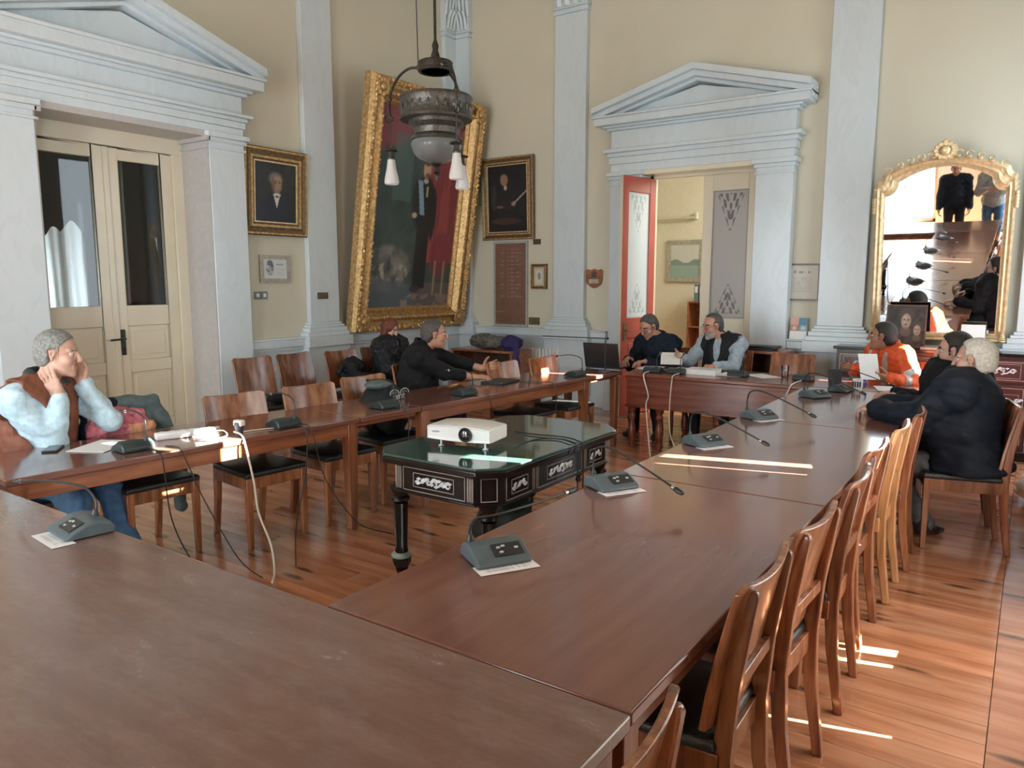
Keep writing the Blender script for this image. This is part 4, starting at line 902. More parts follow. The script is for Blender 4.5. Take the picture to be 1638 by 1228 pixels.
# the tall painting leaning out from the left wall
def bigpaint(U, V):
    C = np.ones(U.shape+(3,))*np.array((0.032, 0.045, 0.042)); C += (noise2(U, V*1.6, 7, 5, 4)*0.022)[..., None]
    red = sst(.52, .60, U+0.05*noise2(U, V, 6, 6)); C = mixc(C, (0.20, 0.045, 0.045), red*(V > .24)); C = mixc(C, (0.11, 0.025, 0.03), red*(noise2(U*3, V*.5, 8, 8) > .05)*.7*(V > .24)); C = mixc(C, (0.16, 0.035, 0.045), ell(U, V, .16, .93, .2, .12)*.8); C = mixc(C, (0.14, 0.03, 0.04), ((U < .07) & (V > .78))*.8)
    C = mixc(C, (0.05, 0.09, 0.085), ((U > .18) & (U < .40) & (V > .55) & (V < .88))*.55)
    C = mixc(C, (0.17, 0.155, 0.135), ell(U, V, .20, .20, .26, .12)*(0.5+noise2(U, V, 14, 9))); C = mixc(C, (0.26, 0.23, 0.18), ell(U, V, .24, .185, .20, .05)*(noise2(U, V, 22, 10) > 0)*.8); C = mixc(C, (0.07, 0.085, 0.10), ell(U, V, .2, .06, .35, .09)*.8)
    C = mixc(C, (0.22, 0.17, 0.15), ((V < .07) & (U > .38))*(noise2(U, V*2, 20, 11) > .02)*.7); C = mixc(C, (0.12, 0.075, 0.07), ((V < .13) & (U > .5))*.5)
    C = mixc(C, (0.13, 0.025, 0.035), ell(U, V, .83, .28, .13, .13)*.8); C = mixc(C, (0.22, 0.17, 0.10), ((np.abs(U-.78) < .012) | (np.abs(U-.90) < .012))*(V > .06)*(V < .25)*.8)
    C = mixc(C, (0.012, 0.012, 0.014), ell(U, V, .58, .54, .125, .16)); C = mixc(C, (0.012, 0.012, 0.013), ((U > .505) & (U < .665) & (V > .10) & (V < .45))*1.0); C = mixc(C, (0.014, .013, .014), ell(U, V, .47, .56, .05, .10)); C = mixc(C, (0.014, .013, .014), ell(U, V, .69, .50, .04, .14)); C = mixc(C, (0.03, .028, .03), ell(U, V, .54, .095, .06, .02))
    C = mixc(C, (0.30, 0.19, 0.13), ell(U, V, .575, .725, .045, .048)); C = mixc(C, (0.05, 0.035, 0.025), ell(U, V, .575, .765, .048, .022)); C = mixc(C, (0.05, .03, .02), ell(U, V, .585, .695, .028, .014)*.8)
    d = np.abs((U-.53)+(V-.58)*.30); C = mixc(C, (0.15, 0.22, 0.32), ((d < .028) & (V > .49) & (V < .665))*.9); C = mixc(C, (0.40, .38, .33), ell(U, V, .57, .665, .03, .012)*.6); C = mixc(C, (0.32, .24, .2), ell(U, V, .465, .485, .03, .014)); C = mixc(C, (0.32, .26, .12), ((np.abs(U-.60) < .012) & (V > .56) & (V < .65) & (noise2(U, V, 40, 3, 1) > 0))*.8); return C*1.65
P_BIG = [(1.0, 0), (1.0, 0.10), (0.93, 0.155), (0.82, 0.165), (0.70, 0.125), (0.58, 0.12), (0.42, 0.16), (0.34, 0.15), (0.20, 0.075), (0.10, 0.085), (0, 0.05), (0, 0.01)]
BW, BH, BF = 2.12, 3.0, 0.285
bp_ = picture('painting', 'huge gilt-framed full-length portrait leaning out from the left wall', 'painting', BW, BH, BF, P_BIG, M_gold, bigpaint, (XA+0.08, 7.42, 1.03), PI/2, math.radians(8.6), 130, 200, back=0.03)
orn = MB(); rr = np.random.RandomState(3)
for side in range(4):
    L_ = BW if side % 2 == 0 else BH; n = int(L_/0.055)
    for i in range(n):
        s = -L_/2+0.05+(L_-0.1)*(i+.5)/n
        for o, d, r in ((0.245, 0.165, 0.026), (0.215, 0.15, 0.019), (0.105, 0.155, 0.016)):
            q = (BW if side % 2 else BH)/2-BF+o; ss = s+rr.uniform(-.01, .01); oo = q+rr.uniform(-.012, .012)
            if abs(ss) > L_/2-BF+o: continue
            p = [(ss, -d, -oo), (oo, -d, ss), (ss, -d, oo), (-oo, -d, ss)][side]
            orn.ball((p[0], p[1], p[2]+BH/2), (r*rr.uniform(.7, 1.3), r*.7, r*rr.uniform(.7, 1.3)), 6)
oo = obj('carved_ornament', orn, M_gold, bp_); oo['kind'] = 'stuff'
for sx in (-1, 1):
    for sz in (-1, 1):
        g = MB(); cx, cz = sx*(BW/2-0.14), BH/2+sz*(BH/2-0.14)
        for k in range(9):
            a = 2*PI*k/9; g.ball((cx+0.075*math.cos(a), -0.165, cz+0.075*math.sin(a)), (0.04, 0.02, 0.04), 8)
        g.ball((cx, -0.18, cz), (0.05, 0.03, 0.05), 10); obj('corner_rosette', g, M_gold, bp_)
def smalldoc(U, V):
    C = np.ones(U.shape+(3,))*np.array((0.62, 0.66, 0.66)); C = mixc(C, (0.16, 0.19, 0.22), ell(U, V, .28, .55, .16, .38)*(0.6+noise2(U, V, 14, 4))); C = mixc(C, (0.10, 0.12, 0.15), ell(U, V, .28, .8, .12, .14)*.8)
    C = mixc(C, (0.2, .3, .38), ((np.abs(V-.72) < .04) & (U > .55) & (U < .85))*.7); return mixc(C, (0.4, .5, .55), ((np.sin(V*70) > .3) & (V < .55) & (V > .2) & (U > .55) & (U < .9))*.5)
picture('framed_print', 'small silver-framed print with a head, under the left portrait', 'picture', 0.40, 0.30, 0.045, P_FLAT, M_silver, smalldoc, (XA+0.005, 5.41, 1.62), PI/2, 0, 50, 40, M_print)
def mapfn(U, V):
    C = np.ones(U.shape+(3,))*np.array((0.20, 0.105, 0.075)); C += (noise2(U, V*2, 8, 6)*0.02)[..., None]
    t = (noise2(U, V*0, 30, 5, 1) > -.05) & (np.sin(V*130) > .2); m = t & (np.abs(U-.5) < .36*(.5+.5*np.sin(V*23)**2)) & (V > .34) & (V < .93); C = mixc(C, (0.38, 0.25, 0.18), m*.7); return mixc(C, (0.4, .25, .2), ((np.abs(V-.16) < .006) & (U < .3))*.6)
picture('wall_plaque', 'tall reddish marble tablet under the back-wall portrait', 'plaque', 0.57, 1.17, 0.03, [(1, 0), (1, .02), (0, .02), (0, .012)], plain('pale plaque edge', (0.36, 0.38, 0.36), 0.5), mapfn, (-5.99, YB-0.002, 1.01), 0, 0, 60, 180, painted('tablet', 0.35, 0.2), back=0.018)
def ikon(U, V):
    C = np.ones(U.shape+(3,))*np.array((0.55, 0.50, 0.40)); C = mixc(C, (0.62, .58, .48), ((np.abs(U-.5) < .34) & (np.abs(V-.5) < .36))*1.0); return mixc(C, (0.10, .08, .06), ell(U, V, .5, .52, .16, .20)*(0.5+noise2(U, V, 14, 7))*1.2)
picture('framed_print', 'tiny gilt-framed picture between the tablet and the pilaster', 'picture', 0.25, 0.335, 0.05, P_BOX, M_golddk, ikon, (-5.515, YB-0.005, 1.53), 0, 0, 40, 40, M_print)
def cert(U, V):
    C = np.ones(U.shape+(3,))*np.array((0.60, 0.57, 0.49)); C += (noise2(U, V, 5, 3)*0.05)[..., None]
    C = mixc(C, (0.2, .2, .22), ell(U, V, .3, .80, .05, .05)*.7); C = mixc(C, (0.22, .2, .2), ((np.abs(V-.79) < .035) & (np.abs(U-.55) < .2) & (noise2(U, V*0, 30, 6, 1) > 0))*.8)
    return mixc(C, (0.36, .34, .33), ((np.sin(V*120) > .3) & (V < .66) & (V > .2) & (np.abs(U-.5) < .33) & (noise2(U, V*8, 25, 8, 1) > -.1))*.55)
picture('certificate', 'framed document with small lettering right of the back door', 'picture', 0.385, 0.40, 0.018, P_FLAT, M_brown, cert, (-2.115, YB-0.003, 1.425), 0, math.radians(-1), 60, 70, M_print)
# small brass plates
for (x, y, z, rz, w, h, lab) in ((-5.56, YB-0.004, 2.125, 0, .115, .07, 'small dark plate under the corner of the seated portrait'), (-5.60, YB-0.004, 1.045, 0, .17, .10, 'small brass plate low on the back wall beside the tablet'), (XA+0.08, 6.02, 1.43, PI/2, .15, .075, 'small brass plate on the pilaster left of the big painting')):
    t = thing('name_plate', lab, 'plate', (x, y, z), rz); obj('plate', MB().box((-w/2, -0.006, 0), (w/2, 0.0, h)), M_brass if 'dark' not in lab else M_brown, t, 0.002)
    obj('rim', framerings(w-0.016, h-0.016, [(0.008, .004), (.008, .010), (0, .010), (0, .005)]), M_brown, t, loc=(0, 0, h/2)); g = MB()
    for i in range(3): g.box((-w*0.32, -0.0075, h*(.3+.18*i)), (w*(0.30-.04*i), -0.0055, h*(.36+.18*i)))
    obj('lettering', g, M_brown if 'dark' not in lab else M_golddk, t)
# shield plaque
sh_ = thing('shield_plaque', 'wooden shield with a small metal plate left of the red door', 'plaque', (-4.68, YB-0.002, 1.545))
pts = [(-.10, .245), (-.125, .225), (-.12, .10), (-.10, .05), (-.04, .01), (0, 0), (.04, .01), (.10, .05), (.12, .10), (.125, .225), (.10, .245), (.05, .23), (0, .25), (-.05, .23)]
obj('board', MB().prism(pts, -0.018, 0, 'y'), M_cab, sh_, 0.005); obj('plate', MB().box((-.07, -.022, .06), (.07, -.018, .115)), M_silver, sh_, 0.002)
g = MB(); g.prism([(-.035, .14), (.035, .14), (.04, .2), (0, .225), (-.04, .2)], -0.024, -0.018, 'y'); obj('emblem', g, M_brown, sh_, 0.003)
# switches
sw = thing('light_switch', 'pair of grey switches on the left wall under the small print', 'switch', (XA, 5.215, 1.44), PI/2)
for k in (-1, 1):
    obj('plate', MB().box((k*.045-.042, -.012, 0), (k*.045+.042, 0, .085)), plain('grey switch plate', (.22, .23, .24), .4) if 'grey switch plate' not in MATS else MATS['grey switch plate'], sw, .004); obj('rocker', MB().box((k*.045-.018, -.018, .024), (k*.045+.018, -.012, .062)), M_white, sw, .003)

# ---------------------------------------------------------------- mirror with gilt arched frame, leaning forward
mr = thing('mirror', 'tall gilt arched mirror with a carved crest, leaning out from the back wall', 'mirror', (-0.79, YB-0.10, 1.05), rot=Euler((math.radians(7.0), 0, 0)))
def mout(e):
    """outline, offset e outwards"""
    w = 0.50+e; pts = [(-w, 0.09-e), (w, 0.09-e)]; s = 1.40
    ra = 0.125-0.75*e; nt_ = [(w-ra*(1-0.12)*math.sin(a)-0.004, s+0.02+e+0.125-ra*math.cos(a)) for a in np.linspace(0, PI/2, 9)]
    pts += [(w, s+0.012+e)]+nt_; x1 = nt_[-1][0]-0.012; z1 = nt_[-1][1]+0.012
    for a in np.linspace(0, 2, 17): u = 1-a; pts.append((x1*u, z1+0.115*(1-u*u)))
    pts += [(-x, z) for x, z in nt_[::-1]]+[(-w, s+0.012+e)]; return pts
m = MB(); m.rings([[(x, -d, z) for x, z in mout(e)] for e, d in ((0.085, 0.0), (0.085, 0.045), (0.065, 0.065), (0.045, 0.05), (0.03, 0.06), (0.012, 0.035), (0.0, 0.03), (0.0, 0.012))], cap0=False, cap1=False); obj('frame', m, M_goldpale, mr)
m = MB(); q = mout(0.004); m.add([(x, -0.016, z) for x, z in q], [tuple(range(len(q)))]); obj('mirror_glass', m, M_mirror, mr, smooth=False)
m = MB(); m.rings([[(x, -d, z) for x, z in mout(e)] for e, d in ((0.0, 0.0165), (-0.02, 0.0195))], cap0=False, cap1=False)
m = MB(); q = mout(0.07); m.prism(q, -0.012, 0.006, 'y'); obj('backing', m, M_brown, mr)
cr = MB(); rr = np.random.RandomState(9)
def curl(cx, cz, r, a0, turn, sgn):
    pts = [(cx+sgn*r*(1-.09*k)*math.cos(a0+turn*k/10), -0.05, cz+r*(1-.09*k)*math.sin(a0+turn*k/10)) for k in range(11)]; cr.tube(pts, [0.010*(1-.05*k) for k in range(11)], 6)
top = lambda x: 1.40+0.157+0.085+0.115*(1-(x/0.46)**2)
for s in (-1, 1):
    for x, r in ((0.10, .045), (0.19, .04), (0.28, .035), (0.37, .033)): curl(s*x, top(x)+0.03, r, 0.2, 4.8, s); cr.ball((s*x, -0.05, top(x)+0.012), (.03, .02, .016), 8)
    curl(s*0.50, 1.60, .05, 2.5, 4.6, s); curl(s*0.585, 1.46, .04, 1.2, 4.8, s); curl(s*0.47, 1.66, .04, 0.6, 4.5, s)
    for k in range(5): cr.ball((s*.59, -.06, 1.40-.03*k), (.022, .02, .02), 8); cr.ball((s*.565, -.06, 0.03+.02*k), (.035-.004*k, .03, .02), 8)
for k in range(12):
    a = 2*PI*k/12; cr.ball((0.075*math.cos(a), -0.06, top(0)+0.06+0.062*math.sin(a)), (.03, .022, .03), 8)
cr.ball((0, -.075, top(0)+.06), (.045, .03, .045), 10); cr.ball((0, -.06, top(0)+.135), (.028, .02, .03), 8)
obj('crest', cr, M_goldpale, mr)['kind'] = 'stuff'
# dresser with inlay under the mirror
ds = thing('inlaid_dresser', 'black inlaid dresser standing under the gilt mirror', 'dresser', (-0.80, 8.36, 0))
obj('carcass', MB().box((-0.82, -0.20, 0.08), (0.82, 0.16, 0.955)), plain('dark red ebonised wood', (0.035, 0.014, 0.014), 0.3), ds, 0.004); obj('top', MB().box((-0.85, -0.23, 0.955), (0.85, 0.17, 0.985)), M_ebony, ds, 0.005); obj('plinth', MB().box((-0.84, -0.22, 0), (0.84, 0.16, 0.09)), M_ebony, ds, 0.004)
li = MB(); pe = MB()
for cx in (-0.55, 0, 0.55):
    D_ = obj('drawer', MB().box((cx-0.255, -0.213, 0.72), (cx+0.255, -0.20, 0.925)), plain('dark plum wood', (0.06, 0.02, 0.022), 0.28) if 'dark plum wood' not in MATS else MATS['dark plum wood'], ds, 0.003); k = MB(); k.ball((cx, -0.222, 0.82), (.012, .012, .012), 10); obj('knob', k, M_brass, D_)
    D_ = obj('door', MB().box((cx-0.255, -0.213, 0.12), (cx+0.255, -0.20, 0.695)), MATS['dark plum wood'], ds, 0.003); k = MB(); k.ball((cx+.2, -0.222, 0.42), (.012, .012, .012), 10); obj('knob', k, M_brass, D_)
    for cz, hh in ((0.823, .085), (0.41, .26)):
        F = (lambda cx, cz: (lambda u, z, d: (cx+u, -0.2135-d, cz+z)))(cx, cz); lineframe(li, .235, hh, .006, F); lineframe(li, .20, hh*.78, .004, F); scrolls(pe, .16, .05, F, 6, 0.008)
    for u in (-.2, .2):
        F = (lambda cx, u: (lambda a, z, d: (cx+u+a, -0.2135-d, 0.56+z)))(cx, u); scrolls(pe, .03, .03, F, 2, 0.007)
obj('line_inlay', li, M_line, ds, smooth=False); obj('pearl_inlay', pe, M_inlay, ds)['kind'] = 'stuff'
# relief picture of two heads leaning before the mirror
def twoheads(U, V):
    C = np.ones(U.shape+(3,))*np.array((0.035, 0.035, 0.033)); C += (noise2(U, V, 9, 5)*0.03)[..., None]
    for cx, cy, s in ((.50, .62, 1.0), (.80, .40, .72)):
        C = mixc(C, (0.05, 0.05, 0.05), ell(U, V, cx, cy+.12*s, .20*s, .20*s)*.8); C = mixc(C, (0.30, 0.24, 0.18), ell(U, V, cx, cy, .125*s, .185*s)); C = mixc(C, (0.42, .35, .27), ell(U, V, cx-.03*s, cy+.04*s, .06*s, .10*s)*.7)
        for e in (-1, 1): C = mixc(C, (0.05, .04, .035), ell(U, V, cx+e*.05*s, cy+.035*s, .032*s, .02*s))
        C = mixc(C, (0.16, .10, .08), ell(U, V, cx, cy-.02*s, .016*s, .06*s)*.6); C = mixc(C, (0.12, .06, .05), ell(U, V, cx, cy-.09*s, .045*s, .014*s)); C = mixc(C, (0.14, .11, .085), ell(U, V, cx, cy-.26*s, .14*s, .12*s)*.6)
    return C
picture('framed_print', 'dark picture of a woman\'s and a child\'s heads standing before the mirror', 'picture', 0.36, 0.42, 0.012, P_FLAT, M_brown, twoheads, (-1.03, 8.32, 0.987), 0, math.radians(-9), 80, 90, M_print)
bx = thing('box', 'white cardboard box with an open lid on the dresser before the mirror', 'box', (-0.46, 8.33, 0.985)); b_ = MB(); b_.box((-0.11, -0.08, 0), (0.11, 0.08, 0.11)); obj('body', b_, M_paper, bx, 0.003); obj('lid', MB().box((-0.10, 0.07, 0.11), (0.10, 0.078, 0.24)), M_paper, bx, 0.002)
tr = thing('tray', 'pale tray edge lying along the dresser top under the mirror', 'tray', (-0.70, 8.24, 0.985)); obj('rim', framerings(.30, .10, [(0.02, 0), (.02, .02), (0, .012), (0, 0)]), M_silver, tr, rot=(PI/2*-1, 0, 0)); obj('bottom', MB().box((-.15, -.05, 0), (.15, .05, .004)), M_silver, tr)
# low wooden cabinet right of the door, with dark cloths on it
def lowcab(label, loc, rz, w, d, h, shelf=True):
    t = thing('cabinet', label, 'cabinet', loc, rz)
    obj('top', MB().box((-w/2-.02, -d/2-.02, h-.03), (w/2+.02, d/2, h)), M_cab, t, .004)
    for s in (-1, 1): obj('side_panel', MB().box((s*(w/2)-.015, -d/2, 0), (s*(w/2)+.015, d/2-.01, h-.03)), M_cab, t, .002)
    obj('back_panel', MB().box((-w/2, d/2-.02, .05), (w/2, d/2-.01, h-.03)), M_brown, t)
    obj('shelf', MB().box((-w/2+.015, -d/2+.02, .42), (w/2-.015, d/2-.02, .44)), M_cab, t); obj('plinth', MB().box((-w/2+.01, -d/2+.02, 0), (w/2-.01, d/2-.02, .07)), M_cab, t)
    for s in (-1, 1):
        D_ = obj('door', MB().box((s*w/4-w/4+.017, -d/2-.004, .08), (s*w/4+w/4-.017, -d/2+.014, .41)), M_cab, t, .003); k = MB(); k.ball((s*.04, -d/2-.012, .28), .012, 8); obj('knob', k, M_brass, D_)
    return t
lowcab('low red-brown cabinet with an open dark shelf, right of the back door', (-2.45, 8.25, 0), 0, 0.66, 0.42, 0.90)
lowcab('low reddish cabinet in the far corner under the coats', (-5.95, 8.10, 0), math.radians(0), 0.95, 0.46, 0.74)
g = MB(); g.box((-.30, -.14, 0), (.20, .12, .02)); g.box((-.26, -.10, .02), (.24, .10, .045)); tag(obj('folder', g, M_black, None, .006, loc=(-2.45, 8.22, .90)), 'flat black folders lying on the low cabinet right of the back door', 'folder')
# leaflet stand on the ledge by the certificate
lf = thing('leaflet_stand', 'small stand with colourful leaflets on the ledge under the certificate', 'stand', (-2.10, YB-0.075, 1.005)); obj('base', MB().box((-.09, -.03, 0), (.09, .03, .09)), M_white, lf, .003)
def leaflet(a, b): return lambda U, V: mixc(mixc(np.ones(U.shape+(3,))*np.array(a), b, sst(.45, .55, V)), (.75, .75, .72), ell(U, V, .5, .3, .3, .12)*.6)
for k, (x, a, b) in enumerate(((-.045, (.55, .25, .18), (.70, .42, .34)), (.045, (.25, .42, .45), (.12, .28, .42)))):
    me = sheet(.085, .16, 12, 16, leaflet(a, b)); me.materials.append(M_print); o = obj('leaflet', me, None, lf, loc=(x, -.012, .075), rot=(-.12, 0, 0)); sd = o.modifiers.new('t', 'SOLIDIFY'); sd.thickness = .004
# radiator under the back ledge by the corner cabinet
rd = thing('radiator', 'white ribbed radiator on the back wall beside the corner cabinet', 'radiator', (-5.36, YB-0.115, 0.12))
for i in range(9):
    g = MB(); x = -.22+i*.055; g.rings([[(x-a, -.05, z), (x+a, -.05, z), (x+a, .05, z), (x-a, .05, z)] for z, a in ((0, .012), (.02, .02), (.60, .02), (.62, .012))]); obj('fin', g, M_white, rd, .006)
g = MB(); g.tube([(-.26, 0, .05), (.26, 0, .05)], .014, 8); g.tube([(-.26, 0, .57), (.26, 0, .57)], .014, 8); obj('pipe', g, M_white, rd)
g = MB(); g.box((-.2, -.03, -.12), (-.17, .03, 0)); g.box((.17, -.03, -.12), (.2, .03, 0)); obj('foot', g, M_white, rd)
# ---------------------------------------------------------------- chandelier
ch = thing('chandelier', 'old bronze chandelier with a cut glass bowl and hanging bell lamps', 'chandelier', (-3.70, 4.37, 2.37))
ry = math.radians(34.7)
def cpol(a, r, z): return (r*math.cos(a+ry), r*math.sin(a+ry), z)
g = MB(); g.tube([(0, 0, .97), (0, 0, ZC-2.37)], .011, 8); g.lathe([(.012, .80), (.03, .84), (.034, .88), (.02, .92), (.026, .95), (.012, .99)], (0, 0, 0), 14); g.lathe([(.02, ZC-2.37-.08), (.07, ZC-2.37-.04), (.08, ZC-2.37)], (0,0,0), 16); obj('stem', g, M_bronze, ch)
g = MB(); g.tube([cpol(PI, .125, .80), cpol(PI, .135, 1.4), cpol(PI, .11, 3.0), cpol(PI, .05, ZC-2.37)], .004, 6); obj('electric_wire', g, M_cordb, ch)
g = MB()
for zz, rr_ in ((.78, .016), (.83, .012)): g.tube([cpol(a, .115, zz) for a in np.linspace(0, 2*PI, 25)], rr_, 8)
for k in range(3): a = 2*PI*k/3+PI; g.tube([cpol(a, .115, .80), cpol(a, .0, .83)], .008, 6)
g.lathe([(.122, .77), (.128, .80), (.122, .835), (.105, .835), (.10, .80), (.105, .77)], (0,0,0), 28); obj('crown_ring', g, M_bronze, ch)
for k, a in enumerate((PI, -PI/3, PI/3)):
    g = MB(); pts = [cpol(a, .12, .80), cpol(a, .20, .79), cpol(a, .28, .72), cpol(a, .335, .60), cpol(a, .34, .47), cpol(a, .31, .44)]; sp = spline([Vector(p) for p in pts], 6); g.tube(sp, .010, 8)
    g.tube(spline([Vector(p) for p in (cpol(a, .31, .44), cpol(a, .36, .42), cpol(a, .375, .46), cpol(a, .34, .485))], 6), .007, 6); g.ball(cpol(a, .335, .58), .016, 8); g.ball(cpol(a, .12, .80), .022, 8); obj('arm', g, M_bronze, ch)
    cx, cy, _ = cpol(a, .335, 0); g = MB(); g.tube([(cx, cy, .46), (cx, cy, .20)], .005, 6); g.lathe([(.010, .235), (.045, .225), (.05, .215), (.02, .21), (.022, .17), (.03, .165), (.026, .15)], (cx, cy, 0), 14); Pn = obj('pendant', g, M_bronze, ch)
    g = MB(); g.lathe([(.024, .165), (.030, .14), (.036, .09), (.050, .03), (.056, -.01), (.048, -.025), (.044, -.01), (.03, .09), (.02, .15)], (cx, cy, 0), 24, flute=0.05); obj('bell_shade', g, M_frost, Pn)
g = MB(); g.lathe([(.215, .425), (.262, .43), (.270, .445), (.258, .465), (.258, .555), (.270, .575), (.264, .595), (.24, .60), (.235, .585), (.245, .56), (.245, .46), (.22, .44)], (0,0,0), 40); D_ = obj('drum', g, M_pewter, ch)
g = MB()
for k in range(26): a = 2*PI*k/26; g.ball(cpol(a, .256, .51), (.014, .014, .030), 6)
obj('embossing', g, M_pewter, D_)
g = MB(); g.lathe([(.20, .44), (.20, .40), (.165, .37), (.16, .33), (.185, .31), (.19, .29), (.175, .285), (.16, .32), (.15, .36), (.2, .41)], (0,0,0), 36); obj('gallery', g, M_pewter, ch)
g = MB(); g.lathe([(.178, .285), (.188, .26), (.185, .235), (.165, .19), (.13, .155), (.08, .135), (.03, .125), (.025, .135), (.08, .148), (.125, .17), (.155, .2), (.175, .24), (.172, .28)], (0,0,0), 48, flute=0.02); obj('glass_bowl', g, M_bowl, ch)
g = MB(); g.lathe([(.012, .14), (.035, .125), (.04, .115), (.018, .10), (.022, .075), (.028, .06), (.012, .045), (.016, .025), (.006, .0)], (0,0,0), 18); obj('finial', g, M_bronze, ch)
# ---------------------------------------------------------------- far room furniture
bc = thing('bookcase', 'reddish wooden bookcase in the room beyond the open door', 'bookcase', (-3.98, YF-0.22, 0))
for s in (-1, 1): obj('side_panel', MB().box((s*.42-.012, -.17, 0), (s*.42+.012, .17, 1.32)), M_cab, bc, .002)
for z in (.08, .5, .92, 1.30): obj('shelf', MB().box((-.41, -.17, z), (.41, .17, z+.022)), M_cab, bc, .002)
obj('back_panel', MB().box((-.41, .16, .08), (.41, .17, 1.3)), M_cab, bc)
for k, (x, c, h) in enumerate(((-.30, (.10, .16, .20), .27), (-.22, (.30, .28, .22), .26), (-.14, (.40, .38, .33), .25), (-.06, (.16, .20, .18), .28), (.03, (.06, .08, .11), .27), (.13, (.10, .12, .16), .30), (.21, (.45, .16, .14), .25))):
    t = thing('binder', ('teal', 'drab', 'pale grey', 'green grey', 'blue black', 'tall dark', 'red')[k]+' binder on top of the far bookcase', 'binder', (-3.98+x, YF-0.24, 1.322), group='binders on the far bookcase'); obj('cover', MB().box((-.034, -.14, 0), (.034, .10, h)), plain('binder %d' % k, c, .5), t, .004); obj('spine_label', MB().box((-.02, -.1425, h*.5), (.02, -.139, h*.85)), M_paper, t)
def landsc(U, V):
    C = np.ones(U.shape+(3,))*np.array((0.55, 0.58, 0.54)); C = mixc(C, (0.16, 0.24, 0.20), ((V < .5+.06*np.sin(9*U)) & (V > .38))*.9); return mixc(C, (0.24, .36, .32), (V < .38)*.9)
picture('framed_print', 'pale framed seascape on the wall of the room beyond the red door', 'picture', 0.62, 0.66, 0.07, P_FLAT, M_silver, landsc, (-4.62, YF-0.005, 1.62), 0, 0, 40, 40, M_print)
g = MB(); g.tube([(-5.2, YF-0.06, 2.62), (-4.45, YF-0.06, 2.62)], .02, 8); g.box((-4.47, YF-.08, 2.60), (-4.43, YF, 2.70)); tag(obj('curtain_pole', g, M_cream), 'pale pole on the wall of the room beyond', 'pole')
rc = thing('armchair', 'dark red high-backed chair in the room beyond the back door', 'chair', (-3.40, YB+1.35, 0), 0.0)
obj('backrest', MB().box((-.20, -.03, .45), (.20, .03, 1.22)), M_red, rc, .02); obj('seat', MB().box((-.24, -.48, .40), (.24, -.02, .48)), M_red, rc, .02)
for x in (-.21, .21):
    for y in (-.45, -.01): obj('leg', MB().box((x-.02, y-.02, 0), (x+.02, y+.02, .40)), M_desk, rc, .003)
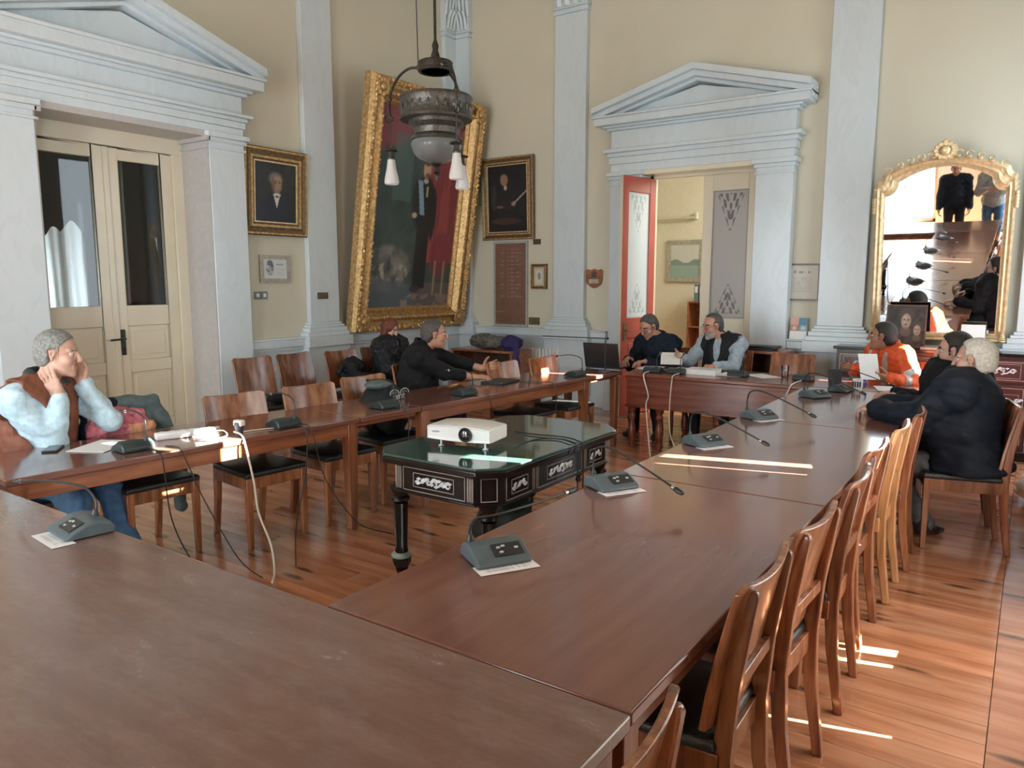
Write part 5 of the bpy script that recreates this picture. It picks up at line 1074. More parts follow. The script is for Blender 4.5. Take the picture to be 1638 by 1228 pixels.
# ---------------------------------------------------------------- soft shapes: distance field + surface nets
V3 = lambda *a: np.array(a, float)
def unit(v): v = np.asarray(v, float); return v/np.linalg.norm(v)
class Field:
    def __init__(s, h=0.009, fine=()):
        s.h = h; s.fine = fine; s.ops = []
    def cone(s, a, b, r1, r2=None, k=0.02, mat=0, sub=False):
        s.ops.append(('c', np.asarray(a, float), np.asarray(b, float), r1, r1 if r2 is None else r2, k, mat, sub)); return s
    def ell(s, c, r, R=None, k=0.02, mat=0, sub=False):
        r = np.asarray(r if hasattr(r, '__len__') else (r, r, r), float); s.ops.append(('e', np.asarray(c, float), r, np.eye(3) if R is None else np.asarray(R), 0, k, mat, sub)); return s
    def half(s, p, n, k=0.004):      # cut away everything on the side n points to
        s.ops.append(('h', np.asarray(p, float), unit(n), 0, 0, k, 0, True)); return s
    def grow(s, t):
        o = []
        for q in s.ops:
            if q[0] == 'c': q = ('c', q[1], q[2], q[3]+t, q[4]+t)+q[5:]
            elif q[0] == 'e': q = ('e', q[1], q[2]+t)+q[3:]
            o.append(q)
        s.ops = o; return s
    def bounds(s):
        lo, hi = [], []
        for q in s.ops:
            if q[7]: continue
            if q[0] == 'c': lo += [q[1]-q[3], q[2]-q[4]]; hi += [q[1]+q[3], q[2]+q[4]]
            else: e = np.sqrt(((q[3].T*q[2])**2).sum(1)) if True else q[2]; lo.append(q[1]-e); hi.append(q[1]+e)
        return np.min(lo, 0)-0.03, np.max(hi, 0)+0.03
    def axis(s, lo, hi, i):
        x = lo; out = [x]
        while x < hi:
            st = s.h
            for a, b, hf in s.fine:
                if a[i]-0.004 <= x <= b[i]: st = min(st, hf)
            x += st; out.append(x)
        return np.array(out)
    def build(s, name, mats, folds=None, extra=None, matfn=None, smooth=1):
        lo, hi = s.bounds(); ax = [s.axis(lo[i], hi[i], i) for i in range(3)]
        F = np.full([len(a) for a in ax], 0.06, np.float32); best = np.full(F.shape, 9, np.float32); M = np.zeros(F.shape, np.int8)
        for q in s.ops:
            k = q[5]; mg = 0.035+k
            if q[0] == 'c': l = np.minimum(q[1]-q[3], q[2]-q[4])-mg; u = np.maximum(q[1]+q[3], q[2]+q[4])+mg
            elif q[0] == 'e': e = np.sqrt(((q[3].T*q[2])**2).sum(1)); l = q[1]-e-mg; u = q[1]+e+mg
            else: l, u = lo-1, hi+1
            sl = [slice(max(0, np.searchsorted(ax[i], l[i])-1), min(len(ax[i]), np.searchsorted(ax[i], u[i])+1)) for i in range(3)]
            if any(x.stop-x.start < 1 for x in sl): continue
            X = [ax[i][sl[i]].reshape([-1 if j == i else 1 for j in range(3)]) for i in range(3)]
            if q[0] == 'c':
                ba = q[2]-q[1]; L2 = ba@ba+1e-12; D = [X[i]-q[1][i] for i in range(3)]
                t = np.clip((D[0]*ba[0]+D[1]*ba[1]+D[2]*ba[2])/L2, 0, 1)
                d = np.sqrt(sum((D[i]-t*ba[i])**2 for i in range(3)))-(q[3]+(q[4]-q[3])*t)
            elif q[0] == 'e':
                D = [X[i]-q[1][i] for i in range(3)]; R = q[3]; k0 = 0; k1 = 0
                for j in range(3):
                    w = R[j,0]*D[0]+R[j,1]*D[1]+R[j,2]*D[2]; k0 = k0+(w/q[2][j])**2; k1 = k1+(w/q[2][j]**2)**2
                k0 = np.sqrt(k0); d = k0*(k0-1)/np.maximum(np.sqrt(k1), 1e-6)
            else: d = sum((X[i]-q[1][i])*q[2][i] for i in range(3))*-1.0
            sl = tuple(sl); f = F[sl]; d = np.broadcast_to(d, f.shape).astype(np.float32)
            if q[7]:
                h = np.clip(k-np.abs(f+d), 0, None)/k; F[sl] = np.maximum(f, -d)+h*h*k/4
            else:
                h = np.clip(k-np.abs(f-d), 0, None)/k; F[sl] = np.minimum(f, d)-h*h*k/4
                b = best[sl]; nb = d < b; M[sl] = np.where(nb, q[6], M[sl]); best[sl] = np.where(nb, d, b)
        X, Y, Z = np.meshgrid(*ax, indexing='ij', sparse=True)
        if folds:
            am, fr, sd = folds; r = np.random.RandomState(sd); w = 0
            for i in range(3):
                a = unit(r.randn(3)); p = r.rand(3)*6; c = r.randn(3)*fr*.6
                w = w+np.sin(fr*(a[0]*X+a[1]*Y+a[2]*Z)+p[0]+1.6*np.sin(c[0]*X+c[1]*Y+c[2]*Z+p[1]))
            F = F+(am*w/2).astype(np.float32)
        if extra is not None: F = np.maximum(F, extra(X, Y, Z).astype(np.float32))
        F[0] = F[-1] = 1; F[:,0] = F[:,-1] = 1; F[:,:,0] = F[:,:,-1] = 1
        return nets(ax, F, M, name, mats, matfn, smooth)
def nets(ax, F, M, name, mats, matfn, smooth):
    ins = F < 0; nx, ny, nz = F.shape
    cnt = sum(ins[i:nx-1+i, j:ny-1+j, k:nz-1+k].astype(np.int8) for i in (0,1) for j in (0,1) for k in (0,1))
    act = np.argwhere((cnt > 0) & (cnt < 8)); idx = np.full(cnt.shape, -1, np.int32); idx[tuple(act.T)] = np.arange(len(act))
    P = np.zeros((len(act), 3)); C = np.zeros(len(act))
    cor = [(i, j, k) for i in (0,1) for j in (0,1) for k in (0,1)]
    val = {c: F[act[:,0]+c[0], act[:,1]+c[1], act[:,2]+c[2]] for c in cor}
    for c in cor:
        for d in range(3):
            if c[d]: continue
            e = tuple(c[i]+(i == d) for i in range(3)); a, b = val[c], val[e]; x = (a < 0) != (b < 0); t = np.where(x, a/np.where(x, a-b, 1), 0)
            q = np.stack([ax[i][act[:,i]+c[i]] for i in range(3)], -1); q[:,d] += t*(ax[d][act[:,d]+1]-ax[d][act[:,d]])
            P += q*x[:,None]; C += x
    P /= C[:,None]
    Q = []
    for d in range(3):
        sl0 = [slice(None)]*3; sl1 = [slice(None)]*3; sl0[d] = slice(0, -1); sl1[d] = slice(1, None)
        ch = ins[tuple(sl0)] != ins[tuple(sl1)]; e = np.argwhere(ch); u, v = (d+1) % 3, (d+2) % 3
        e = e[(e[:,u] > 0) & (e[:,v] > 0) & (e[:,u] < F.shape[u]-1) & (e[:,v] < F.shape[v]-1)]
        def G(du, dv): w = e.copy(); w[:,u] -= du; w[:,v] -= dv; return idx[tuple(w.T)]
        q = np.stack([G(1,1), G(0,1), G(0,0), G(1,0)], -1); fl = ~ins[tuple(e.T)]; q[fl] = q[fl][:, ::-1]; Q.append(q)
    Q = np.concatenate(Q); Q = Q[(Q >= 0).all(1)]
    for _ in range(smooth):
        S_ = np.zeros_like(P); n = np.zeros(len(P))
        for a, b in ((0,1),(1,2),(2,3),(3,0)):
            np.add.at(S_, Q[:,a], P[Q[:,b]]); np.add.at(n, Q[:,a], 1)
        P = P*0.55+0.45*S_/np.maximum(n, 1)[:,None]
    me = bpy.data.meshes.new(name); me.vertices.add(len(P)); me.vertices.foreach_set('co', P.astype(np.float32).ravel())
    me.loops.add(len(Q)*4); me.loops.foreach_set('vertex_index', Q.astype(np.int32).ravel()); me.polygons.add(len(Q)); me.polygons.foreach_set('loop_start', np.arange(0, len(Q)*4, 4, dtype=np.int32))
    me.update(calc_edges=True)
    for m in (mats if isinstance(mats, (list, tuple)) else [mats]): me.materials.append(m)
    if matfn is not None: mi = matfn(P[Q].mean(1))
    else: a0 = act[Q[:,0]]; mi = M[tuple(a0.T)]
    me.polygons.foreach_set('material_index', mi.astype(np.int32)); me.polygons.foreach_set('use_smooth', np.ones(len(Q), bool)); me.update(); return me
def put(name, me, parent=None):
    o = bpy.data.objects.new(name, me); COL.objects.link(o)
    if parent is not None: o.parent = parent
    return o
# ---------------------------------------------------------------- people
def skin(name, c, r=0.45): 
    m = plain(name, c, r, var=0.10, scale=26, bump=0.08, bscale=160); b = m.node_tree.nodes['Principled BSDF']; b.inputs['Subsurface Weight'].default_value = 0.08; b.inputs['Subsurface Radius'].default_value = (0.02, 0.008, 0.004); return m
M_eye = plain('eye white', (0.55, 0.52, 0.48), 0.2, var=0.02); M_iris = plain('iris', (0.02, 0.014, 0.01), 0.1)
def fabric(name, c, rough=0.8, var=0.18, bump=0.25, bscale=220): return plain(name, c, rough, var=var, scale=30, bump=bump, bscale=bscale, sheen=0.1)
def rot(axis, a):
    axis = unit(axis); K = np.array([[0,-axis[2],axis[1]],[axis[2],0,-axis[0]],[-axis[1],axis[0],0]]); return np.eye(3)+math.sin(a)*K+(1-math.cos(a))*K@K
def ik(a, b, l1, l2, hint):
    d = b-a; L = np.linalg.norm(d)
    if L > (l1+l2)*0.998: b = a+d/L*(l1+l2)*0.998; d = b-a; L = np.linalg.norm(d)
    x = (l1*l1-l2*l2+L*L)/(2*L); h = math.sqrt(max(0, l1*l1-x*x)); u = d/L; w = hint-u*(hint@u); w = unit(w); return a+u*x+w*h, b
def hand(Fd, W, d, n, side, curl=25, spread=0.012, sc=1.0, thumb=0.6):
    """palm, four jointed fingers and a thumb; d towards the fingers, n out of the palm"""
    d = unit(d); n = unit(n-d*(n@d)); t = np.cross(d, n) if side == 'R' else np.cross(n, d); k = 0.006
    kn = []
    for i, off in enumerate((0.030, 0.010, -0.010, -0.029)):
        b = W+d*(0.088-0.004*abs(i-1))*sc+t*off*sc; kn.append(b); Fd.cone(W+d*0.012+t*off*0.5*sc, b, 0.0135*sc, 0.0115*sc, 0.014, 0)
    for i, (b, ln) in enumerate(zip(kn, (0.95, 1.06, 1.0, 0.78))):
        p = b; dd = unit(d+t*(1.5-i)*spread*4); ax_ = np.cross(dd, n)
        for j, (l, r) in enumerate(((0.044, 0.0092), (0.027, 0.0083), (0.021, 0.0075))):
            dd = rot(ax_, math.radians(curl*(0.8, 1.1, .7)[j]))@dd; q = p+dd*l*ln*sc; Fd.cone(p, q, r*sc, r*0.92*sc, k, 0); p = q
    p = W+d*0.022*sc+t*0.022*sc+n*0.006; dd = unit(d*0.62+t*0.75*thumb/0.6+n*0.22)
    for l, r in ((0.044, 0.013), (0.032, 0.0105), (0.025, 0.009)):
        q = p+dd*l*sc; Fd.cone(p, q, r*sc, r*.9*sc, 0.008, 0); p = q; dd = unit(dd+n*0.18-t*0.22+d*0.15)
def person(label, P0, yaw, lean, head, hands, feet, sk, top, trousers, shoe=(0.015,0.014,0.014), side=0.0, headc=None, hair=None, beard=None, glasses=None, vest=None, bulk=0.0, elb=None, sleeve=1.0, shw=0.185, sc=1.0, knees=None, scarf=None, collar=None, hands_n=None, topmats=None, topfn=None, pants=None, seed=1, twist=0.0, folds=0.006):
    f = V3(math.cos(yaw), math.sin(yaw), 0); l = V3(-math.sin(yaw), math.cos(yaw), 0); u = V3(0, 0, 1); P0 = V3(*P0)
    def sp(a): return unit(u*math.cos(a)+f*math.sin(a)+l*side*a*0)
    s1 = unit(sp(lean*0.6)+l*side*0.5); s2 = unit(sp(lean)+l*side); mid = P0+s1*0.24*sc; nb = mid+s2*0.27*sc
    ft = unit(np.cross(l, s2)*-1); 
    if ft@f < 0: ft = -ft
    R2 = rot(s2, twist); lt = R2@l; ft = R2@ft
    Hc = V3(*headc) if headc is not None else nb+unit(s2+u)*0.155*sc+f*0.02
    hy, hp, hr = head; hx = V3(math.cos(hy)*math.cos(hp), math.sin(hy)*math.cos(hp), -math.sin(hp)); hl = V3(-math.sin(hy), math.cos(hy), 0); hz = np.cross(hx, hl)
    Rr = rot(hx, hr); hl = Rr@hl; hz = Rr@hz; HR = np.stack([hx, hl, hz]); hs = 1.04*sc
    H = lambda x, y, z: Hc+(hx*x+hl*y+hz*z)*hs
    TR = np.stack([ft, lt, s2]); T1 = np.stack([f, l, s1])
    sh = {'L': nb-s2*0.055+lt*shw*sc+ft*0.01, 'R': nb-s2*0.055-lt*shw*sc+ft*0.01}
    hd = {}
    for k_ in 'LR':
        W = V3(*hands[k_][0]); hint = V3(*elb[k_]) if elb and k_ in elb else unit(-u*0.8-f*0.3+lt*(0.5 if k_ == 'L' else -0.5)); E, W = ik(sh[k_], W, 0.285*sc, 0.26*sc, hint); hd[k_] = (E, W)
    hip = {'L': P0+l*0.09*sc, 'R': P0-l*0.09*sc}; kn = {}
    for k_ in 'LR':
        A = V3(*feet[k_][0]); hint = V3(*knees[k_]) if knees and k_ in knees else unit(f+u*0.6); K, A = ik(hip[k_], A, 0.43*sc, 0.42*sc, hint); kn[k_] = (K, A, unit(V3(*feet[k_][1])))
    b = bulk
    def torso(F, t=0.0, k=0.05, mat=0):
        F.ell(P0+s1*0.02, (0.125+t+b*.6, 0.165+t+b*.7, 0.12+t), T1, k, mat); F.ell(mid-s1*0.04+f*(0.015+b*.6), (0.118+t+b, 0.150+t+b, 0.15+t), T1, k, mat)
        F.ell(mid+s2*0.12+ft*0.012, (0.118+t+b*.5, 0.165+t+b*.4, 0.165+t), TR, k, mat); F.cone(sh['L'], sh['R'], 0.066+t, None, k, mat)
        for k_ in 'LR': F.cone(nb+s2*0.005, sh[k_]+s2*0.012, 0.05+t*.8, 0.055+t, k, mat)
    def arms(F, t=0.0, frac=1.0, k=0.03, mat=0):
        for k_ in 'LR':
            E, W = hd[k_]; F.cone(sh[k_], E, 0.056+t+b*.15, 0.043+t, k, mat); F.cone(E, E+(W-E)*frac, 0.043+t, (0.043-0.013*frac)+t*.85, k, mat)
    def legs(F, t=0.0, k=0.03, mat=0):
        for k_ in 'LR':
            K, A, d = kn[k_]; F.cone(hip[k_], K, 0.088+t+b*.2, 0.058+t, k, mat); F.cone(K, A, 0.056+t, 0.038+t*1.3, k, mat)
    # bare body: one continuous surface
    hb = [(Hc-0.165, Hc+0.165, 0.0042)]
    for k_ in 'LR': E, W = hd[k_]; c = W+unit(hands[k_][1])*0.07; hb.append((c-0.11, c+0.11, 0.0045))
    B = Field(0.014, hb); torso(B); arms(B); legs(B)
    for k_ in 'LR':
        K, A, d = kn[k_]; B.cone(A-d*0.03-u*0.03, A+d*0.14-u*0.055, 0.036, 0.028, 0.03)
        E, W = hd[k_]; B.cone(W, W+unit(hands[k_][1])*0.02, 0.029, 0.026, 0.012); hand(B, W, V3(*hands[k_][1]), V3(*hands[k_][2]), k_, hands[k_][3] if len(hands[k_]) > 3 else 25, sc=sc*1.02)
    B.cone(nb-s2*0.03, H(-0.015, 0, -0.06), 0.062, 0.054, 0.035)
    e = lambda c, r, k=0.02, mat=0, sub=False, RR=None: B.ell(H(*c), np.array(r)*hs, HR if RR is None else RR, k, mat, sub)
    cn = lambda a, c, r1, r2=None, k=0.012, mat=0, sub=False: B.cone(H(*a), H(*c), r1*hs, (r1 if r2 is None else r2)*hs, k, mat, sub)
    e((-0.012, 0, 0.030), (0.098, 0.076, 0.084)); e((0.030, 0, -0.030), (0.060, 0.060, 0.080)); e((0.036, 0, -0.078), (0.052, 0.048, 0.040)); e((0.074, 0, -0.106), (0.018, 0.022, 0.016))
    for y in (-1, 1):
        cn((0.0885, y*0.014, 0.0225), (0.0765, y*0.049, 0.0235), 0.0050, 0.0035, 0.003, 4)
        e((0.058, y*0.042, -0.032), (0.026, 0.020, 0.024)); cn((0.078, y*0.012, 0.028), (0.068, y*0.048, 0.026), 0.010, 0.008); e((0.100, y*0.031, 0.003), (0.017, 0.019, 0.013), 0.012, 0, True); e((0.0755, y*0.031, 0.003), (0.0125,)*3, 0.002, 1)
        cn((0.083, y*0.022, 0.011), (0.078, y*0.042, 0.010), 0.0045, 0.004, 0.004); cn((0.082, y*0.022, -0.007), (0.078, y*0.042, -0.006), 0.004, 0.0035, 0.004)
        cn((0.010, y*0.074, 0.016), (0.000, y*0.080, -0.002), 0.012, 0.012, 0.006); cn((-0.008, y*0.083, 0.018), (0.000, y*0.078, -0.028), 0.0075, 0.0075, 0.006); e((0.004, y*0.087, -0.002), (0.009, 0.007, 0.013), 0.004, 0, True); e((0.106, y*0.011, -0.034), (0.010, 0.009, 0.008), 0.006)
    cn((0.088, 0, 0.020), (0.112, 0, -0.028), 0.009, 0.0125, 0.012); cn((0.088, -0.018, -0.064), (0.088, 0.018, -0.064), 0.0075, None, 0.006, 2); cn((0.088, -0.016, -0.073), (0.088, 0.016, -0.073), 0.0075, None, 0.006, 2); cn((0.100, -0.022, -0.0685), (0.100, 0.022, -0.0685), 0.0022, None, 0.004, 2, True)
    lips = plain('lips', tuple(x*k_ for x, k_ in zip(sk.get('c', (.4, .2, .15)), (0.80, 0.60, 0.62))), 0.4) if 'lips' not in MATS else MATS['lips']
    me = B.build('person', [sk['m'], M_eye, lips, M_iris, hair['m'] if hair else sk['m']])
    # irises: the front of each eye
    cc = np.zeros(len(me.polygons)*3, np.float32); me.polygons.foreach_get('center', cc); cc = cc.reshape(-1, 3); mi = np.zeros(len(me.polygons), np.int32); me.polygons.foreach_get('material_index', mi)
    for y in (-1, 1):
        d = np.linalg.norm(cc-H(0.0875, y*0.031, 0.002), axis=1); mi[(d < 0.0062*hs) & (mi == 1)] = 3
    me.polygons.foreach_set('material_index', mi)
    o = put('person', me); tag(o, label, 'person', 'people at the meeting')
    # clothing
    neck = (nb-s2*0.06, nb+s2*0.16)
    Tp = Field(0.010); torso(Tp, top['t']); arms(Tp, top['t'], sleeve)
    if collar is not None:
        n_ = 12
        for i in range(n_):
            a0, a1 = 2*PI*i/n_, 2*PI*(i+1)/n_; g = lambda a: nb+ft*(0.072*math.cos(a)+0.01)+lt*0.078*math.sin(a)+s2*(collar[1]-0.03*math.cos(a)); Tp.cone(g(a0), g(a1), collar[0], None, 0.012, 1 if topmats else 0)
    Tp.cone(neck[0]+s2*.02, neck[1], 0.050+top.get('neck', 0.010), None, 0.012, 0, True)
    if top.get('vee'): Tp.cone(nb+ft*0.11+s2*0.02, mid+ft*0.16+s2*top['vee'], 0.034, 0.006, 0.008, 0, True)
    for k_ in 'LR':
        E, W = hd[k_]
        if sleeve < 1: pass
    if top.get('skirt'): 
        for s_ in (-1, 1): Tp.ell(P0-u*top['skirt']*.5-f*0.02+l*0.09*s_, (0.17+top['t'], 0.12+top['t'], top['skirt']*.75), None if False else T1, 0.05)
    if top.get('cut'): Tp.half(V3(0, 0, top['cut']), (0, 0, -1), 0.02)
    me = Tp.build(top['name'], topmats or top['m'], folds=(folds, top.get('fr', 60), seed), matfn=topfn(nb, ft, lt, s2, hd, sh) if topfn else None); put(top['name'], me, o)
    if vest:
        Vv = Field(0.010); torso(Vv, vest['t']); Vv.cone(neck[0]+s2*.03, neck[1], 0.058, None, 0.01, 0, True)
        for k_ in 'LR': Vv.cone(sh[k_]+lt*(0.045 if k_ == 'L' else -0.045)+s2*0.02, hd[k_][0], 0.098, 0.088, 0.012, 0, True)
        if vest.get('vee'): Vv.cone(nb+ft*0.12+s2*0.03, mid+ft*0.19-s2*0.05, 0.050, 0.012, 0.01, 0, True)
        if vest.get('collar'):
            for i in range(14):
                a0, a1 = 0.55+(2*PI-1.1)*i/14, 0.55+(2*PI-1.1)*(i+1)/14; g = lambda a: nb+ft*0.078*math.cos(a)+lt*0.088*math.sin(a)+s2*(0.045-.02*math.cos(a)); Vv.cone(g(a0), g(a1), 0.024, None, 0.012, 1)
        put('vest', Vv.build('vest', [vest['m'], vest.get('cm', vest['m'])], folds=(0.006, vest.get('fr', 55), seed+3)), o)
    Pn = Field(0.011); Pn.ell(P0+s1*0.0, (0.13+b*.6, 0.172+b*.6, 0.115), T1, 0.05); legs(Pn, 0.014)
    put('trousers', Pn.build('trousers', trousers, folds=(0.005, 50, seed+5)), o)
    for k_ in 'LR':
        K, A, d = kn[k_]; z = A[2]-0.075; Sf = Field(0.008); Sf.cone(A-d*0.035+u*(-0.04), A+d*0.10-u*0.05, 0.040, 0.036, 0.02); Sf.cone(A+d*0.10-u*0.05, A+d*0.165-u*0.055, 0.038, 0.030, 0.02); Sf.cone(A-d*0.02+u*0.01, A-d*0.02-u*0.03, 0.042, None, 0.02); Sf.half(V3(A[0], A[1], A[2]-0.088), (0, 0, -1))
        M_sh = MATS.get('shoe %s' % (shoe,)) or plain('shoe %s' % (shoe,), shoe, 0.4, var=0.2); put('shoe', Sf.build('shoe', M_sh), o)
    # hair
    if hair:
        Hf = Field(0.0065 if not hair.get('long') else 0.008); th = hair.get('t', 0.010)
        Hf.ell(H(-0.014, 0, 0.034), np.array((0.098+th*.6, 0.076+th, 0.086+th))*hs, HR, 0.02); Hf.ell(H(-0.045, 0, -0.02), np.array((0.060+th, 0.064+th, 0.075))*hs, HR, 0.03)
        fl = hair.get('front', 0.055); bl = hair.get('low', -0.075); hi_ = hair.get('crown', 9)
        def ex(X, Y, Z):
            x = ((X-Hc[0])*hx[0]+(Y-Hc[1])*hx[1]+(Z-Hc[2])*hx[2])/hs; y = ((X-Hc[0])*hl[0]+(Y-Hc[1])*hl[1]+(Z-Hc[2])*hl[2])/hs; z = ((X-Hc[0])*hz[0]+(Y-Hc[1])*hz[1]+(Z-Hc[2])*hz[2])/hs
            ay = np.abs(y); sm = np.clip((z-0.032)/0.045, 0, 1); sm = sm*sm*(3-2*sm); w = 0.0035*np.sin(210*y+60*x)*np.sin(150*z+50*x)+0.002*np.sin(420*y+90*z)
            xf = 0.030*(1-sm)+(fl+0.35*np.clip(z-0.075, 0, 0.05)-hair.get('rec', 0.35)*np.clip(ay-0.028, 0, 1))*sm; e1 = x-xf
            tb = np.clip((-0.012-x)/0.03, 0, 1); lowz = -0.028*(1-tb)+bl*tb; e2 = lowz-z
            ear = np.where(ay > 0.055, 0.018*(1-np.sqrt(((x-0.002)/0.024)**2+((z+0.004)/0.037)**2)), -1)
            return np.maximum(np.maximum(e1, e2), ear)*0.8*hs+w
        if hair.get('long'):
            for y in (-1, 1):
                Hf2 = None
            meh = Hf.build('hair', hair['m'], extra=ex)
            Lf_ = Field(0.008)
            Lf_.ell(H(-0.014, 0, 0.034), np.array((0.098+th*.6, 0.078+th, 0.086+th))*hs, HR, 0.02); Lf_.ell(H(0.115, 0, -0.02), np.array((0.085, 0.056, 0.105))*hs, HR, 0.02, 0, True)
            for y in (-1, 1): Lf_.cone(H(-0.01, y*0.078, 0.02), H(0.015, y*0.086, -0.10), 0.030, 0.028, 0.02); Lf_.cone(H(0.015, y*0.086, -0.10), nb+ft*0.10+lt*0.07*y-s2*hair['long'], 0.030, 0.016, 0.02)
            Lf_.cone(H(-0.06, 0, 0), nb-ft*0.07-s2*0.06, 0.065, 0.05, 0.03); meh = Lf_.build('hair', hair['m'], folds=(0.004, 130, seed))
        else: meh = Hf.build('hair', hair['m'], extra=ex)
        put('hair', meh, o)
    if beard:
        Bf = Field(0.0055); Bf.ell(H(0.036, 0, -0.078), np.array((0.060, 0.055, 0.048))*hs, HR, 0.02); Bf.ell(H(0.076, 0, -0.104), np.array((0.026, 0.030, 0.026))*hs, HR, 0.015); Bf.cone(H(0.094, -0.026, -0.056), H(0.094, 0.026, -0.056), 0.008*hs, None, 0.01)
        def exb(X, Y, Z):
            x = ((X-Hc[0])*hx[0]+(Y-Hc[1])*hx[1]+(Z-Hc[2])*hx[2])/hs; y = ((X-Hc[0])*hl[0]+(Y-Hc[1])*hl[1]+(Z-Hc[2])*hl[2])/hs; z = ((X-Hc[0])*hz[0]+(Y-Hc[1])*hz[1]+(Z-Hc[2])*hz[2])/hs
            mouth = 0.010-np.sqrt((y*0.55)**2+(z+0.068)**2); return np.maximum(np.maximum(0.012-x, z+0.046), np.where(x > .07, mouth, -1))*0.7
        put('beard', Bf.build('beard', beard, extra=exb), o)
    if glasses:
        g = MB(); hz_, hl_, hx_ = hz, hl, hx
        for y in (-1, 1):
            g.tube([H(0.103, y*0.033+0.024*math.cos(a), 0.0+0.018*math.sin(a)) for a in np.linspace(0, 2*PI, 17)], 0.0016, 5); g.tube([H(0.101, y*0.057, 0.006), H(0.05, y*0.078, 0.008), H(-0.005, y*0.085, 0.008)], 0.0016, 5)
        g.tube([H(0.104, -0.010, 0.005), H(0.107, 0, 0.008), H(0.104, 0.010, 0.005)], 0.0015, 5); obj('glasses', g, glasses, o)
    return o
SK1 = {'m': skin('ruddy skin', (0.50, 0.26, 0.18)), 'c': (0.50, 0.26, 0.18)}; SK2 = {'m': skin('light skin', (0.55, 0.33, 0.25)), 'c': (0.5, .3, .2)}; SK3 = {'m': skin('tan skin', (0.36, 0.19, 0.12)), 'c': (.36, .19, .12)}
HG = plain('grey hair', (0.22, 0.22, 0.21), 0.6, var=0.45, scale=70, bump=0.5, bscale=200); HW = plain('white hair', (0.58, 0.56, 0.50), 0.6, var=0.2, scale=60, bump=0.5, bscale=200); HD = plain('dark hair', (0.018, 0.016, 0.015), 0.45, var=0.4, scale=60, bump=0.5, bscale=200); HS = plain('dark greying hair', (0.075, 0.07, 0.065), 0.5, var=0.6, scale=70, bump=0.5, bscale=200); HR_ = plain('red brown hair', (0.14, 0.035, 0.018), 0.45, var=0.4, scale=60, bump=0.4, bscale=200)
F_shirt = fabric('pale blue shirt', (0.50, 0.66, 0.74)); F_vest = fabric('rust orange vest', (0.21, 0.080, 0.048), 0.6); F_collar = fabric('charcoal fleece', (0.05, 0.06, 0.06)); F_jean = fabric('blue denim', (0.07, 0.16, 0.30)); F_black = fabric('black knit', (0.012, 0.012, 0.015)); F_navy = fabric('navy wool', (0.012, 0.018, 0.032)); F_dark = fabric('dark trousers', (0.02, 0.022, 0.028)); F_coat = fabric('dark navy coat', (0.010, 0.015, 0.026), 0.65); F_shirt2 = fabric('grey blue striped shirt', (0.36, 0.44, 0.52)); F_vblack = fabric('black quilted vest', (0.014, 0.015, 0.018), 0.6); F_grey = fabric('grey trousers', (0.10, 0.105, 0.11)); F_puff = fabric('black puffer nylon', (0.016, 0.016, 0.020), 0.42)
F_hv = fabric('hi-vis orange', (0.80, 0.13, 0.045), 0.6); F_band = plain('silver reflective band', (0.55, 0.56, 0.54), 0.35, 0.2); M_specs = plain('dark spectacle frame', (0.03, 0.02, 0.02), 0.3)
ft_ = lambda x, y, dx, dy: ((x, y, 0.085), (dx, dy, 0))
# 1 man in the orange vest, cheeks in his hands
hc = V3(-4.40, 1.96, 1.245); hh = V3(math.cos(.80), math.sin(.80), 0); hrr = V3(math.sin(.80), -math.cos(.80), 0); zz = V3(0, 0, 1)
WR = hc+hrr*0.100+hh*0.030-zz*0.225; WL = hc-hrr*0.080+hh*0.085-zz*0.175
person('grey-haired man in an orange vest holding his cheeks in both hands', (-4.60, 1.86, 0.565), 0.42, 0.30, (0.80, 0.10, 0.0), {'R': (WR, tuple(-hh*0.50+zz*0.9-hrr*0.15), tuple(-hrr), 12), 'L': (WL, tuple(hh*0.05+zz*0.95+hrr*.12), tuple(hrr-hh*.3), 22)},
       {'L': ft_(-4.10, 2.15, 1, .2), 'R': ft_(-4.02, 1.82, 1, -.1)}, SK2, {'name': 'shirt', 'm': F_shirt, 't': 0.020, 'fr': 55}, F_jean, headc=hc, hair={'m': HG, 't': 0.009, 'front': 0.06, 'side': 1}, vest={'m': F_vest, 't': 0.040, 'vee': 1, 'collar': 1, 'cm': F_collar, 'fr': 45}, bulk=0.02, elb={'R': (-0.55, -0.70, -0.9), 'L': (0.55, 0.60, -1.0)}, sleeve=0.93, seed=2)
# 2 red-haired woman in the black puffer by the wall
person('red-haired woman in a black puffer jacket sitting against the wall', (-5.92, 6.06, 0.54), 0.05, 0.22, (0.15, 0.42, 0.0), {'R': ((-5.55, 5.98, 0.70), (.8, .4, 0), (0, .3, 1), 45), 'L': ((-5.55, 6.12, 0.70), (.8, -.4, 0), (0, -.3, 1), 45)},
       {'L': ft_(-5.40, 6.14, 1, .1), 'R': ft_(-5.38, 5.96, 1, -.1)}, SK2, {'name': 'puffer_jacket', 'm': F_puff, 't': 0.042, 'fr': 75, 'neck': 0.02, 'vee': 0.1}, F_dark, headc=(-5.83, 6.05, 1.115), hair={'m': HR_, 't': 0.014, 'long': 0.20, 'front': 0.05}, collar=(0.034, 0.03), sleeve=0.95, shw=0.165, sc=0.87, seed=4, folds=0.008)
